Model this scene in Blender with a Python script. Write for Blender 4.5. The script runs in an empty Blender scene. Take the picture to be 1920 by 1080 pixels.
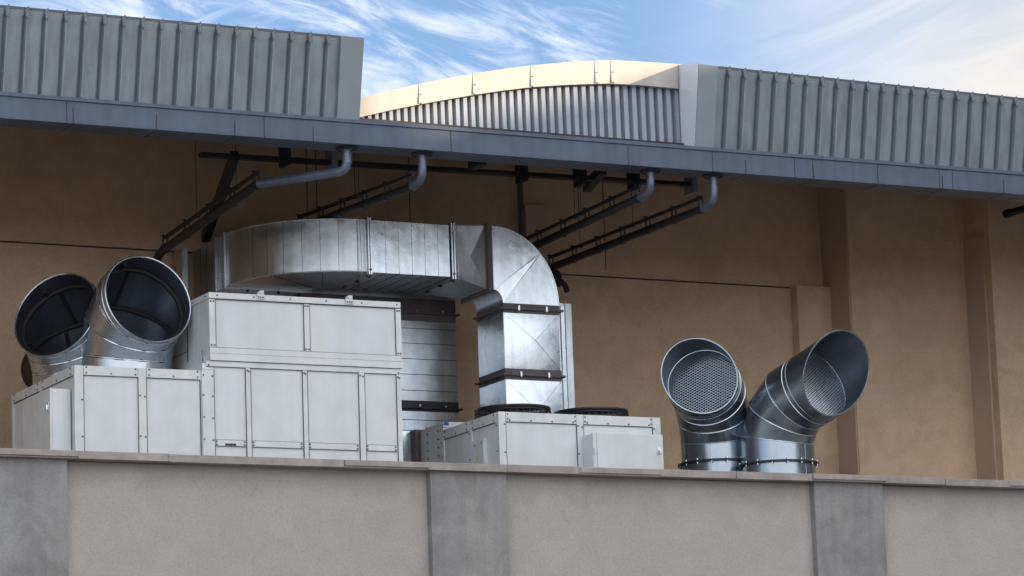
import bpy, bmesh, math, random
from math import sin, cos, pi, radians, atan, sqrt, tan
from mathutils import Vector as V, Matrix
random.seed(7)
scene = bpy.context.scene
C = bpy.data.collections.new("place"); scene.collection.children.link(C)

# ---------------------------------------------------------------- camera
FPX = 6528.0                                   # focal length in pixels of a 1920 wide frame
PS, TH, RO = radians(26.596), radians(10.503), radians(-1.987)
CAM = V((0, 0, 1.6))
fw = V((sin(PS)*cos(TH), cos(PS)*cos(TH), sin(TH)))
r0 = V((cos(PS), -sin(PS), 0)); u0 = r0.cross(fw)
rt = r0*cos(RO) + u0*sin(RO); up = u0*cos(RO) - r0*sin(RO)
cd = bpy.data.cameras.new("camera"); cam = bpy.data.objects.new("camera", cd); C.objects.link(cam)
cd.sensor_width = 36; cd.lens = 36*FPX/1920; cd.clip_end = 3000; cd.clip_start = 0.5
M = Matrix((rt, up, -fw)).transposed().to_4x4(); M.translation = CAM
cam.matrix_world = M
scene.camera = cam
def ray(x, y): return fw*FPX + rt*(x-960) + up*(540-y)
def at(x, y, Y): d = ray(x, y); return CAM + d*((Y-CAM.y)/d.y)      # point on the wall plane Y
def atX(x, y, X): d = ray(x, y); return CAM + d*((X-CAM.x)/d.x)

# ---------------------------------------------------------------- sun, sky, exposure
CL_OFF = 3.7
YG = 38.95
GA = at(840, 245, YG); GB = at(1290, 130, YG)
SHADE_SLOPE = (GB.z-GA.z)/(GB.x-GA.x)          # slope of the roof shadow on the gable
SUN_AZ = radians(54)                           # from -Y towards +X
SUN_EL = atan(SHADE_SLOPE*sin(SUN_AZ))
sun_dir = V((sin(SUN_AZ)*cos(SUN_EL), -cos(SUN_AZ)*cos(SUN_EL), sin(SUN_EL)))
sd = bpy.data.lights.new("sun", 'SUN'); so = bpy.data.objects.new("sun", sd); C.objects.link(so)
sd.energy = 5.0; sd.angle = radians(0.5); sd.color = (1.0, 0.80, 0.55)
so.rotation_euler = sun_dir.to_track_quat('Z', 'Y').to_euler()
so.location = (60, -40, 60)

world = bpy.data.worlds.new("World"); scene.world = world; world.use_nodes = True
wn = world.node_tree; wn.nodes.clear()
def wnode(t, **k):
    n = wn.nodes.new(t)
    for a, b in k.items(): setattr(n, a, b)
    return n
sky = wnode('ShaderNodeTexSky', sky_type='NISHITA', sun_disc=False, sun_elevation=SUN_EL,
            sun_rotation=pi-SUN_AZ, altitude=200, air_density=1.0, dust_density=0.6, ozone_density=3.0)
tc = wnode('ShaderNodeTexCoord')
# cirrus: noise over the sky directions, stretched along drifting streaks
def wdot(vec):
    n = wnode('ShaderNodeVectorMath', operation='DOT_PRODUCT'); wn.links.new(tc.outputs['Generated'], n.inputs[0]); n.inputs[1].default_value = vec; return n.outputs['Value']
def wnoise(vA, vB, vC, detail, rough, dist, off=0.0):
    cb = wnode('ShaderNodeCombineXYZ'); 
    for k, v in enumerate((vA, vB, vC)): wn.links.new(wdot(v), cb.inputs[k])
    o = wnode('ShaderNodeVectorMath', operation='ADD'); wn.links.new(cb.outputs[0], o.inputs[0]); o.inputs[1].default_value = (off, off*.7, off*1.3)
    n = wnode('ShaderNodeTexNoise'); n.inputs['Scale'].default_value = 1; n.inputs['Detail'].default_value = detail
    n.inputs['Roughness'].default_value = rough; n.inputs['Distortion'].default_value = dist
    wn.links.new(o.outputs[0], n.inputs['Vector']); return n.outputs['Fac']
def wmath(op, a, b=None, c=None, clamp=False):
    n = wnode('ShaderNodeMath', operation=op); n.use_clamp = clamp
    for k, v in enumerate((a, b, c)):
        if v is None: continue
        if isinstance(v, (int, float)): n.inputs[k].default_value = v
        else: wn.links.new(v, n.inputs[k])
    return n.outputs[0]
def wramp(v, a, b):
    n = wnode('ShaderNodeMapRange'); n.interpolation_type = 'SMOOTHSTEP'; wn.links.new(v, n.inputs['Value'])
    n.inputs['From Min'].default_value = a; n.inputs['From Max'].default_value = b; return n.outputs[0]
East = V((cos(PS), -sin(PS), 0)); North = V((sin(PS), cos(PS), 0)); Zen = V((0, 0, 1))
sA = (East*cos(radians(24))-Zen*sin(radians(24))); sB = (East*sin(radians(24))+Zen*cos(radians(24)))
fine = wnoise(sA*14, sB*62, North*14, 10, .66, 1.3, CL_OFF)
tB = (East*cos(radians(-14))-Zen*sin(radians(-14))); tC = (East*sin(radians(-14))+Zen*cos(radians(-14)))
fine2 = wnoise(tB*10, tC*40, North*10, 10, .6, 1.6, CL_OFF+5)
big = wnoise(East*7, Zen*14, North*7, 4, .5, .3, CL_OFF+9)
c1 = wramp(wmath('MULTIPLY_ADD', wmath('SUBTRACT', big, .5), .9, fine), .44, .80)
c2 = wramp(wmath('MULTIPLY_ADD', wmath('SUBTRACT', big, .5), -.5, fine2), .52, .80)
cl = wmath('MULTIPLY', wmath('MAXIMUM', c1, c2), .78)
east = wramp(wdot(East), .02, .15)               # cloud thickens and warms towards the sun side
cl = wmath('MAXIMUM', cl, wmath('MULTIPLY', east, wmath('MULTIPLY_ADD', wramp(fine2, .25, .75), .42, .46)))
cl = wmath('MULTIPLY', cl, .9)
ccol = wnode('ShaderNodeMix', data_type='RGBA'); wn.links.new(east, ccol.inputs['Factor'])
ccol.inputs['A'].default_value = (5.5, 5.7, 6.1, 1); ccol.inputs['B'].default_value = (4.7, 4.2, 3.5, 1)
hue = wnode('ShaderNodeMix', data_type='RGBA', blend_type='MULTIPLY'); hue.inputs['Factor'].default_value = 1
wn.links.new(sky.outputs['Color'], hue.inputs['A']); hue.inputs['B'].default_value = (.98, .93, .95, 1)
mx = wnode('ShaderNodeMix', data_type='RGBA')
wn.links.new(cl, mx.inputs['Factor']); wn.links.new(hue.outputs['Result'], mx.inputs['A']); wn.links.new(ccol.outputs['Result'], mx.inputs['B'])
# unseen bright cloud added behind the viewer to raise the fill light
fill_bank = wmath('MULTIPLY', wramp(wdot(V((0.25, -1, 0)).normalized()), -.25, .55), .82)
mx3 = wnode('ShaderNodeMix', data_type='RGBA'); wn.links.new(fill_bank, mx3.inputs['Factor']); wn.links.new(mx.outputs['Result'], mx3.inputs['A'])
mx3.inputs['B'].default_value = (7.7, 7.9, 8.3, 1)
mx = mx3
bg = wnode('ShaderNodeBackground'); bg.inputs['Strength'].default_value = 0.15
wo = wnode('ShaderNodeOutputWorld')
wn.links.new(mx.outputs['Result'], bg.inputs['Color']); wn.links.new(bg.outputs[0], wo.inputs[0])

scene.view_settings.view_transform = 'Standard'; scene.view_settings.look = 'None'
scene.view_settings.exposure = 0.75; scene.view_settings.gamma = 1
try: scene.view_settings.use_curve_mapping = False
except Exception: pass

# ---------------------------------------------------------------- materials
def mat(name, col, rough=0.6, metal=0.0, var=0.0, vscale=4.0, bump=0.0, bscale=40.0, streak=0.0, spec=0.5,
        col2=None, stretch=(1, 1, 1), rvar=0.0, wave=None, grain=0.0, crack=0.0, blotch=0.0):
    m = bpy.data.materials.new(name); m.use_nodes = True; t = m.node_tree; b = t.nodes['Principled BSDF']
    b.inputs['Roughness'].default_value = rough; b.inputs['Metallic'].default_value = metal
    b.inputs['Specular IOR Level'].default_value = spec
    b.inputs['Base Color'].default_value = (*col, 1)
    tcn = t.nodes.new('ShaderNodeTexCoord')
    src = tcn.outputs['Object']
    if var or streak or rvar:
        mpn = t.nodes.new('ShaderNodeMapping'); mpn.inputs['Scale'].default_value = stretch
        t.links.new(src, mpn.inputs[0])
        n = t.nodes.new('ShaderNodeTexNoise'); n.inputs['Scale'].default_value = vscale; n.inputs['Detail'].default_value = 8; n.inputs['Roughness'].default_value = .65
        t.links.new(mpn.outputs[0], n.inputs['Vector'])
        rp = t.nodes.new('ShaderNodeValToRGB'); rp.color_ramp.elements[0].position = .3; rp.color_ramp.elements[1].position = .7
        c2 = col2 or tuple(max(0, c*(1-var)) for c in col)
        rp.color_ramp.elements[0].color = (*c2, 1); rp.color_ramp.elements[1].color = (*col, 1)
        t.links.new(n.outputs['Fac'], rp.inputs[0]); out = rp.outputs[0]
        if streak:
            ms = t.nodes.new('ShaderNodeMapping'); ms.inputs['Scale'].default_value = (9, 9, .5); t.links.new(src, ms.inputs[0])
            ns = t.nodes.new('ShaderNodeTexNoise'); ns.inputs['Scale'].default_value = 1; ns.inputs['Detail'].default_value = 5
            t.links.new(ms.outputs[0], ns.inputs['Vector'])
            rs = t.nodes.new('ShaderNodeValToRGB'); rs.color_ramp.elements[0].position = .35; rs.color_ramp.elements[1].position = .62
            k = 1-streak; rs.color_ramp.elements[0].color = (k, k*.98, k*.95, 1); rs.color_ramp.elements[1].color = (1, 1, 1, 1)
            t.links.new(ns.outputs['Fac'], rs.inputs[0])
            mm = t.nodes.new('ShaderNodeMix'); mm.data_type = 'RGBA'; mm.blend_type = 'MULTIPLY'; mm.inputs['Factor'].default_value = 1
            t.links.new(out, mm.inputs['A']); t.links.new(rs.outputs[0], mm.inputs['B']); out = mm.outputs['Result']
        def mulby(out, fac):
            mm = t.nodes.new('ShaderNodeMix'); mm.data_type = 'RGBA'; mm.blend_type = 'MULTIPLY'; mm.inputs['Factor'].default_value = 1
            t.links.new(out, mm.inputs['A']); t.links.new(fac, mm.inputs['B']); return mm.outputs['Result']
        def mrange(v, a0, a1, b0, b1):
            q = t.nodes.new('ShaderNodeMapRange'); t.links.new(v, q.inputs['Value'])
            for nm, x in (('From Min', a0), ('From Max', a1), ('To Min', b0), ('To Max', b1)): q.inputs[nm].default_value = x
            return q.outputs[0]
        def tnoise(sc, det, vec=None, dist=0):
            q = t.nodes.new('ShaderNodeTexNoise'); q.inputs['Scale'].default_value = sc; q.inputs['Detail'].default_value = det; q.inputs['Distortion'].default_value = dist
            t.links.new(vec or src, q.inputs['Vector']); return q.outputs['Fac']
        if grain: out = mulby(out, mrange(tnoise(34, 3), .3, .7, 1-grain, 1+grain*.4))
        if blotch: out = mulby(out, mrange(tnoise(2.3, 6, dist=1.2), .35, .62, 1-blotch, 1.0))
        if crack:
            off_ = t.nodes.new('ShaderNodeVectorMath'); off_.operation = 'MULTIPLY_ADD'; nq = t.nodes.new('ShaderNodeTexNoise'); nq.inputs['Scale'].default_value = 3; nq.inputs['Detail'].default_value = 6
            t.links.new(src, nq.inputs['Vector']); t.links.new(nq.outputs['Color'], off_.inputs[0]); off_.inputs[1].default_value = (.6, .6, .6); t.links.new(src, off_.inputs[2])
            vo = t.nodes.new('ShaderNodeTexVoronoi'); vo.feature = 'DISTANCE_TO_EDGE'; vo.inputs['Scale'].default_value = 1.1; t.links.new(off_.outputs[0], vo.inputs['Vector'])
            line = mrange(vo.outputs['Distance'], 0, .012, 1, 0); msk = mrange(tnoise(1.1, 2), .5, .62, 0, crack)
            ml = t.nodes.new('ShaderNodeMath'); ml.operation = 'MULTIPLY'; t.links.new(line, ml.inputs[0]); t.links.new(msk, ml.inputs[1])
            out = mulby(out, mrange(ml.outputs[0], 0, 1, 1, 0))
        t.links.new(out, b.inputs['Base Color'])
        if rvar:
            mr = t.nodes.new('ShaderNodeMapRange'); mr.inputs['To Min'].default_value = rough-rvar; mr.inputs['To Max'].default_value = rough+rvar
            mr.inputs['From Min'].default_value = .3; mr.inputs['From Max'].default_value = .7
            t.links.new(n.outputs['Fac'], mr.inputs['Value']); t.links.new(mr.outputs[0], b.inputs['Roughness'])
    if bump:
        nb = t.nodes.new('ShaderNodeTexNoise'); nb.inputs['Scale'].default_value = bscale; nb.inputs['Detail'].default_value = 5
        t.links.new(src, nb.inputs['Vector'])
        bm_ = t.nodes.new('ShaderNodeBump'); bm_.inputs['Strength'].default_value = bump; bm_.inputs['Distance'].default_value = .01
        t.links.new(nb.outputs['Fac'], bm_.inputs['Height']); last = bm_
        if wave:
            w = t.nodes.new('ShaderNodeTexWave'); w.bands_direction = 'Z'; w.inputs['Scale'].default_value = wave
            t.links.new(src, w.inputs['Vector'])
            b2 = t.nodes.new('ShaderNodeBump'); b2.inputs['Strength'].default_value = .22; b2.inputs['Distance'].default_value = .004
            t.links.new(w.outputs['Fac'], b2.inputs['Height']); t.links.new(bm_.outputs[0], b2.inputs['Normal']); last = b2
        t.links.new(last.outputs[0], b.inputs['Normal'])
    return m
def galv(name, tint=(.62, .66, .70), dark=(.40, .44, .48), rough=.34, spangle=9.0, wav=.25, dirt=.8, rv=1.0, sw=.25, det=9):
    m = bpy.data.materials.new(name); m.use_nodes = True; t = m.node_tree; b = t.nodes['Principled BSDF']
    b.inputs['Metallic'].default_value = .92
    tcn = t.nodes.new('ShaderNodeTexCoord'); src = tcn.outputs['Object']
    vo = t.nodes.new('ShaderNodeTexVoronoi'); vo.inputs['Scale'].default_value = spangle*5; t.links.new(src, vo.inputs['Vector'])
    no = t.nodes.new('ShaderNodeTexNoise'); no.inputs['Scale'].default_value = 3.2; no.inputs['Detail'].default_value = det; no.inputs['Roughness'].default_value = .7; no.inputs['Distortion'].default_value = .6
    t.links.new(src, no.inputs['Vector'])
    mx_ = t.nodes.new('ShaderNodeMix'); mx_.data_type = 'FLOAT'; mx_.inputs['Factor'].default_value = sw
    sep = t.nodes.new('ShaderNodeSeparateColor'); t.links.new(vo.outputs['Color'], sep.inputs[0])
    t.links.new(no.outputs['Fac'], mx_.inputs['A']); t.links.new(sep.outputs[0], mx_.inputs['B'])
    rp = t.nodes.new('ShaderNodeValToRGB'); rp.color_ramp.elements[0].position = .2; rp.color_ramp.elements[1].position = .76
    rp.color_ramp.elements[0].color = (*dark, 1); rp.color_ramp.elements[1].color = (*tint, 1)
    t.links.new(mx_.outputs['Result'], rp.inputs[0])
    ms = t.nodes.new('ShaderNodeMapping'); ms.inputs['Scale'].default_value = (11, 11, .9); t.links.new(src, ms.inputs[0])
    ns = t.nodes.new('ShaderNodeTexNoise'); ns.inputs['Scale'].default_value = 1; ns.inputs['Detail'].default_value = 6
    t.links.new(ms.outputs[0], ns.inputs['Vector'])
    rs = t.nodes.new('ShaderNodeValToRGB'); rs.color_ramp.elements[0].position = .3; rs.color_ramp.elements[1].position = .55
    rs.color_ramp.elements[0].color = (.72, .71, .69, 1); rs.color_ramp.elements[1].color = (1, 1, 1, 1); t.links.new(ns.outputs['Fac'], rs.inputs[0])
    mm = t.nodes.new('ShaderNodeMix'); mm.data_type = 'RGBA'; mm.blend_type = 'MULTIPLY'; mm.inputs['Factor'].default_value = dirt
    t.links.new(rp.outputs[0], mm.inputs['A']); t.links.new(rs.outputs[0], mm.inputs['B']); t.links.new(mm.outputs['Result'], b.inputs['Base Color'])
    mr = t.nodes.new('ShaderNodeMapRange'); mr.inputs['From Min'].default_value = .3; mr.inputs['From Max'].default_value = .7
    mr.inputs['To Min'].default_value = rough-.09*rv; mr.inputs['To Max'].default_value = rough+.12*rv
    t.links.new(mx_.outputs['Result'], mr.inputs['Value']); t.links.new(mr.outputs[0], b.inputs['Roughness'])
    nb = t.nodes.new('ShaderNodeTexNoise'); nb.inputs['Scale'].default_value = 2.6; nb.inputs['Detail'].default_value = 3; t.links.new(src, nb.inputs['Vector'])
    bp = t.nodes.new('ShaderNodeBump'); bp.inputs['Strength'].default_value = wav; bp.inputs['Distance'].default_value = .06
    t.links.new(nb.outputs['Fac'], bp.inputs['Height']); t.links.new(bp.outputs[0], b.inputs['Normal'])
    return m
WHITE = mat('white_panel', (.66, .695, .72), .42, blotch=.06, var=.09, vscale=1.4, streak=.03, bump=.04, bscale=9)
WHITE2 = mat('white_trim', (.68, .71, .73), .45, blotch=.09, var=.10, vscale=3, streak=.05)
SCREW = mat('screw_steel', (.10, .10, .11), .4, .7)
SEAM = mat('joint_gap', (.05, .05, .05), .8)
GALV = galv('galvanised_steel', (.70, .74, .78), (.42, .47, .52), .33, wav=.14, dirt=.5, rv=.6, sw=.12, det=6)
GALVB = galv('galvanised_sheet_pale', (.82, .88, .94), (.52, .59, .68), .30, wav=.14, dirt=.65, rv=.6, sw=.16, det=8)
GALVI = galv('tube_inside_shade', (.22, .25, .31), (.15, .17, .22), .36, wav=.05, dirt=.4, rv=.4, sw=.06, det=4)  # galvanised colour darkened to paint in the shade inside the tubes
GALVD = galv('galvanised_tube', (.36, .41, .46), (.27, .315, .37), .25, wav=.05, dirt=.2, rv=.25, sw=.06, det=3)
GALVL = galv('galvanised_elbow', (.50, .54, .60), (.41, .45, .50), .27, wav=.05, dirt=.2, rv=.25, sw=.06, det=3)
STEELD = mat('dark_steel', (.035, .036, .045), .5, .3, var=.3)
BLACK = mat('black_plastic', (.012, .012, .016), .45)
COLLAR = mat('brown_grey_collar', (.13, .115, .12), .7, var=.25, vscale=9)
BROWN = mat('brown_rubber', (.045, .033, .028), .7, var=.3, vscale=6)
SEAL = mat('black_sealant', (.008, .008, .009), .7)
PIPE = mat('painted_pipe', (.16, .20, .27), .38, .35, var=.3, vscale=12)
FASC = mat('fascia_paint', (.085, .118, .178), .5, .15, blotch=.12, var=.16, vscale=2.2, streak=.14, bump=.03)
CLAD = mat('cladding_paint', (.30, .345, .385), .5, .25, var=.22, vscale=2.0, streak=.18, bump=.02, bscale=30, wave=16)
CAPM = mat('rib_cap_and_shadow_paint', (.10, .12, .145), .5, .2, var=.1)
TRIM = mat('cladding_trim', (.26, .295, .33), .5, .2, var=.1)
GABLE = mat('gable_sheet', (.33, .37, .44), .6, .0, var=.12, streak=.08, bump=.02, wave=14)
FLASH = mat('white_flashing', (.80, .82, .84), .35, .1, var=.06)
GBAND = mat('gable_band', (.47, .445, .41), .42, .1, var=.12, vscale=1.6, streak=.07)
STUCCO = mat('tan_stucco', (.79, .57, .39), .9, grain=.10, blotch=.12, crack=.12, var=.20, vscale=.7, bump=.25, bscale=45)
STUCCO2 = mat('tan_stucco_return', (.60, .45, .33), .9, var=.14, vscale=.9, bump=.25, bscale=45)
PLAST = mat('parapet_plaster', (.43, .40, .37), .9, grain=.12, blotch=.08, crack=.12, var=.12, vscale=.9, bump=.3, bscale=38)
CONC = mat('pilaster_concrete', (.33, .325, .32), .85, grain=.14, blotch=.2, crack=.12, var=.26, vscale=1.5, streak=.10, bump=.35, bscale=26)
COPE = mat('coping_metal', (.40, .355, .33), .55, .1, grain=.1, blotch=.2, var=.18, vscale=5, streak=.08)
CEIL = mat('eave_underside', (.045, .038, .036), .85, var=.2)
FLOOR = mat('terrace_concrete', (.34, .30, .26), .9, var=.2)
GROUND = mat('ground_paving', (.19, .18, .17), .9, var=.25, vscale=.08, bump=.3, bscale=3)
CASTER = mat('shade_block_render', (.34, .31, .27), .9, var=.15, vscale=.3)
GLASS = mat('window_glass', (.03, .04, .05), .08, 0)
YELLOW = mat('sign_yellow', (.75, .55, .03), .5)
BLUE = mat('blue_label', (.02, .06, .22), .4)
RUST = mat('rust_stain', (.05, .028, .018), .9, var=.4, vscale=20)

# ---------------------------------------------------------------- mesh helpers
class MB:
    def __init__(s): s.v = []; s.f = []; s.m = []; s.sm = []
    def add(s, vs, fs, mi=0, smooth=False):
        k = len(s.v); s.v += [V(p) for p in vs]
        for f in fs: s.f.append([k+i for i in f]); s.m.append(mi); s.sm.append(smooth)
        return s
    def hexa(s, p, mi=0):      # p: 4 bottom then 4 top, same winding
        return s.add(p, [(3, 2, 1, 0), (4, 5, 6, 7), (0, 1, 5, 4), (1, 2, 6, 5), (2, 3, 7, 6), (3, 0, 4, 7)], mi)
    def box(s, x0, x1, y0, y1, z0, z1, mi=0):
        return s.hexa([(x0, y0, z0), (x1, y0, z0), (x1, y1, z0), (x0, y1, z0), (x0, y0, z1), (x1, y0, z1), (x1, y1, z1), (x0, y1, z1)], mi)
    def bar(s, a, b, w, h, mi=0, upv=(0, 0, 1)):
        a = V(a); b = V(b); d = (b-a).normalized(); u_ = V(upv)
        if abs(d.dot(u_)) > .98: u_ = V((0, 1, 0))
        sx = d.cross(u_).normalized()*w/2; sz = sx.cross(d).normalized()*h/2
        return s.hexa([a-sx-sz, a+sx-sz, b+sx-sz, b-sx-sz, a-sx+sz, a+sx+sz, b+sx+sz, b-sx+sz], mi)
    def tube(s, pts, r, n=12, mi=0, closed=False, cap=True):
        pts = [V(p) for p in pts]; N = len(pts); rings = []
        prev = None
        for i, p in enumerate(pts):
            if closed: d = pts[(i+1) % N]-pts[i-1]
            else: d = (pts[min(i+1, N-1)]-pts[max(i-1, 0)])
            d.normalize()
            if prev is None:
                a = d.orthogonal().normalized()
            else:
                a = (prev-d*prev.dot(d)).normalized()
            prev = a; b = d.cross(a)
            rings.append([p+a*cos(2*pi*k/n)*r+b*sin(2*pi*k/n)*r for k in range(n)])
        vs = [q for R_ in rings for q in R_]; fs = []
        for i in range(N if closed else N-1):
            j = (i+1) % N
            for k in range(n): fs.append((i*n+k, i*n+(k+1) % n, j*n+(k+1) % n, j*n+k))
        s.add(vs, fs, mi, True)
        if cap and not closed:
            s.add(rings[0], [tuple(range(n-1, -1, -1))], mi); s.add(rings[-1], [tuple(range(n))], mi)
        return s
    def screw(s, p, n, r=.0115, h=.009, mi=1):
        p = V(p); n = V(n).normalized(); a = n.orthogonal().normalized(); b = n.cross(a)
        lo = [p+(a*cos(k*pi/3)+b*sin(k*pi/3))*r-n*.004 for k in range(6)]; hi = [q+n*(h+.004) for q in lo]
        return s.add(lo+hi, [(5, 4, 3, 2, 1, 0)[::-1], (6, 7, 8, 9, 10, 11)]+[(k, (k+1) % 6, 6+(k+1) % 6, 6+k) for k in range(6)], mi)
    def brk(s, p, d, mi=0):     # sheet metal panel with cross breaks: 4 triangles meeting at a centre d off the plane
        p = [V(q) for q in p]; n = (p[1]-p[0]).cross(p[3]-p[0]).normalized(); c = (p[0]+p[1]+p[2]+p[3])/4+n*d
        return s.add(p+[c], [(0, 1, 4), (1, 2, 4), (2, 3, 4), (3, 0, 4)], mi)
    def build(s, name, mats, parent=None, bevel=0, fix=True, sharp=35):
        me = bpy.data.meshes.new(name)
        org = V((0, 0, 0)); q = parent
        while q is not None: org += q.location; q = q.parent
        me.from_pydata([tuple(v-org) for v in s.v], [], s.f)
        mats = mats if isinstance(mats, (list, tuple)) else [mats]
        for m_ in mats: me.materials.append(m_)
        for p, mi, sm in zip(me.polygons, s.m, s.sm): p.material_index = min(mi, len(mats)-1); p.use_smooth = sm
        if fix:
            bm = bmesh.new(); bm.from_mesh(me); bmesh.ops.remove_doubles(bm, verts=bm.verts, dist=1e-5)
            bmesh.ops.recalc_face_normals(bm, faces=bm.faces); bm.to_mesh(me); bm.free()
        me.update()
        try: me.set_sharp_from_angle(angle=radians(sharp))
        except Exception: pass
        o = bpy.data.objects.new(name, me); C.objects.link(o)
        if parent: o.parent = parent
        if bevel:
            b = o.modifiers.new('bevel', 'BEVEL'); b.width = bevel; b.segments = 2; b.limit_method = 'ANGLE'; b.angle_limit = radians(50)
        return o
def thing(name, label, cat, loc, group=None):
    o = bpy.data.objects.new(name, None); C.objects.link(o); o.location = loc; o.empty_display_size = .2
    return tag(o, label, cat, group)
def tag(o, label=None, cat=None, group=None, kind=None):
    if label: o['label'] = label
    if cat: o['category'] = cat
    if group: o['group'] = group
    if kind: o['kind'] = kind
    return o
def lerp(a, b, t): return a+(b-a)*t

# ================================================================ SETTING
mb = MB(); mb.add([(-900, -900, 0), (900, -900, 0), (900, 900, 0), (-900, 900, 0)], [(0, 1, 2, 3)])
tag(mb.build('ground', GROUND, fix=False), kind='structure')

# unseen block added beyond the right edge, stepped to shade the terrace
NX = 62.0
Hn = GA.z + SHADE_SLOPE*(NX-GA.x)
YS = YG-(NX-at(676, 200, YG).x)/tan(SUN_AZ) - .12
nb_ = thing('shade_block', 'unseen block added off to the right, shaped to shade the plant terrace', 'building', (NX+8, 0, 0))
mb = MB(); mb.box(NX, NX+16, YS, 62, 0, Hn); ye = YS-16/tan(SUN_AZ)-.3; mb.hexa([(NX, -28, 0), (NX+16, -28, 0), (NX+16, ye, 0), (NX, YS-.01, 0), (NX, -28, Hn+3.4), (NX+16, -28, Hn+3.4), (NX+16, ye, Hn+3.4), (NX, YS-.01, Hn+3.4)]); mb.build('wall', CASTER, nb_)
for fl in range(6):
    for j in range(9):
        y0 = -22+j*9
        w = MB(); w.box(NX-.03, NX+.1, y0, y0+4, 2+fl*3.6, 4+fl*3.6); w.build('window', GLASS, nb_)

# ---------------------------------------------------------------- main building
YW = 44.0
bld = thing('industrial_building', 'large tan rendered building with slate blue eave fascia and ribbed metal roof cladding', 'building', (22, 44, 0))
zj = at(770, 498, YW).z                         # joint between upper and lower wall panels
xs1 = at(1557, 542, YW-.18).x                   # first return
Y1 = atX(1592, 494, xs1).y
xs2 = at(1818, 600, Y1).x
Y2 = atX(1862, 560, xs2).y
ZT = 12.9
w = MB()
w.box(-2, xs1, YW-.02, YW+.4, 6, zj-.014, 0)
w.box(-2, xs1+.02, YW, YW+.4, zj+.014, ZT, 0)
w.box(-2, xs1, YW+.03, YW+.3, zj-.014, zj+.014, 1)
w.build('rear_wall', [STUCCO, SEAM], bld)
for px in (576, 594, 768, 1131):                # thin vertical panel joints
    x = at(px, 380, YW).x
    w = MB(); w.box(x-.006, x+.006, YW-.004, YW+.01, zj+.1, ZT-.2); w.build('panel_joint', SEAM, bld)
# low pilaster below the joint
xp = at(1495, 560, YW-.2).x
w = MB(); w.box(xp, xs1+.01, YW-.2, YW+.1, 6, zj+.005); w.build('wall_pilaster', STUCCO, bld)
# recessed service riser casing and conduit high on the wall
pa = at(985, 383, YW-.12); pb = at(1032, 520, YW-.12)
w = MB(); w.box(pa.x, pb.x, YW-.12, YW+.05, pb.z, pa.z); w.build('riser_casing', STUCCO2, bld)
pc = at(978, 440, YW-.15)
w = MB(); w.tube([(pc.x, YW-.15, pb.z), (pc.x, YW-.15, ZT)], .04, 10); w.build('conduit', COLLAR, bld)
w = MB(); w.box(xs1, xs2+.1, Y1, Y1+.5, 6, ZT); w.box(xs1-.001, xs1+.3, Y1+.3, YW+.4, 6, ZT); w.build('side_wall', STUCCO, bld)
w = MB(); w.box(xs2, 46, Y2, Y2+.5, 6, ZT); w.box(xs2+.001, xs2+.4, Y2+.3, Y1+.6, 6, ZT); w.build('corner_wall', STUCCO, bld)
# raised panel on the corner return
pz = atX(1840, 440, xs2).z
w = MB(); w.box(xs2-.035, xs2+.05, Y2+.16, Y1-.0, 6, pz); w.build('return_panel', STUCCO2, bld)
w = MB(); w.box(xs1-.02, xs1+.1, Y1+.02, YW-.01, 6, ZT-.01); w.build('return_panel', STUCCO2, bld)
# lower storeys and flank
w = MB(); w.box(-2, 46, 38.14, 60, 0, 5.99); w.box(-2, 46, 45, 60, 6.01, ZT-.02); w.box(-2, -1.6, 38.6, 45, 6.01, ZT-.1); w.build('lower_storey', STUCCO, bld)
w = MB(); w.box(-1.5, 45.9, 38.2, 44.6, 6.0, 6.25); w.build('terrace_floor', FLOOR, bld)
# sloping eave underside
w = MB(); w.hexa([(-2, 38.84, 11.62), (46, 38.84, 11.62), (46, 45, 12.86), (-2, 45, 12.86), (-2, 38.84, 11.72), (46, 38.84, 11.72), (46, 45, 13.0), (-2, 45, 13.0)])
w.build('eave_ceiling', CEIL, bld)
# roof steel seen below the eave
def pat(px, py, Y): return at(px, py, Y)
YB = 41.0
a = pat(375, 290, YB); b = pat(1300, 347, YB)
w = MB(); w.bar((a.x, YB, a.z), (b.x, YB, b.z), .12, .055); w.build('purlin', STEELD, bld)
for px, c_ in ((628, TRIM), (1303, TRIM), (1095, STEELD), (1195, STEELD), (985, STEELD), (540, STEELD)):
    p = pat(px, 295+(px-560)*.07, YB-.1)
    w = MB(); w.box(p.x-.035, p.x+.035, YB-.12, YB+.14, p.z-.10, p.z+.3); w.build('purlin_bracket', c_, bld)
for (p, q) in (((440, 292, 41), (385, 446, 43.9)), ((1130, 318, 40.6), (1100, 352, 41.6)), ((905, 300, 39.4), (885, 310, 40.4))):
    A = at(*p); B = at(*q)
    w = MB(); w.bar(A, B, .11, .13); w.build('brace', STEELD, bld)

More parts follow.
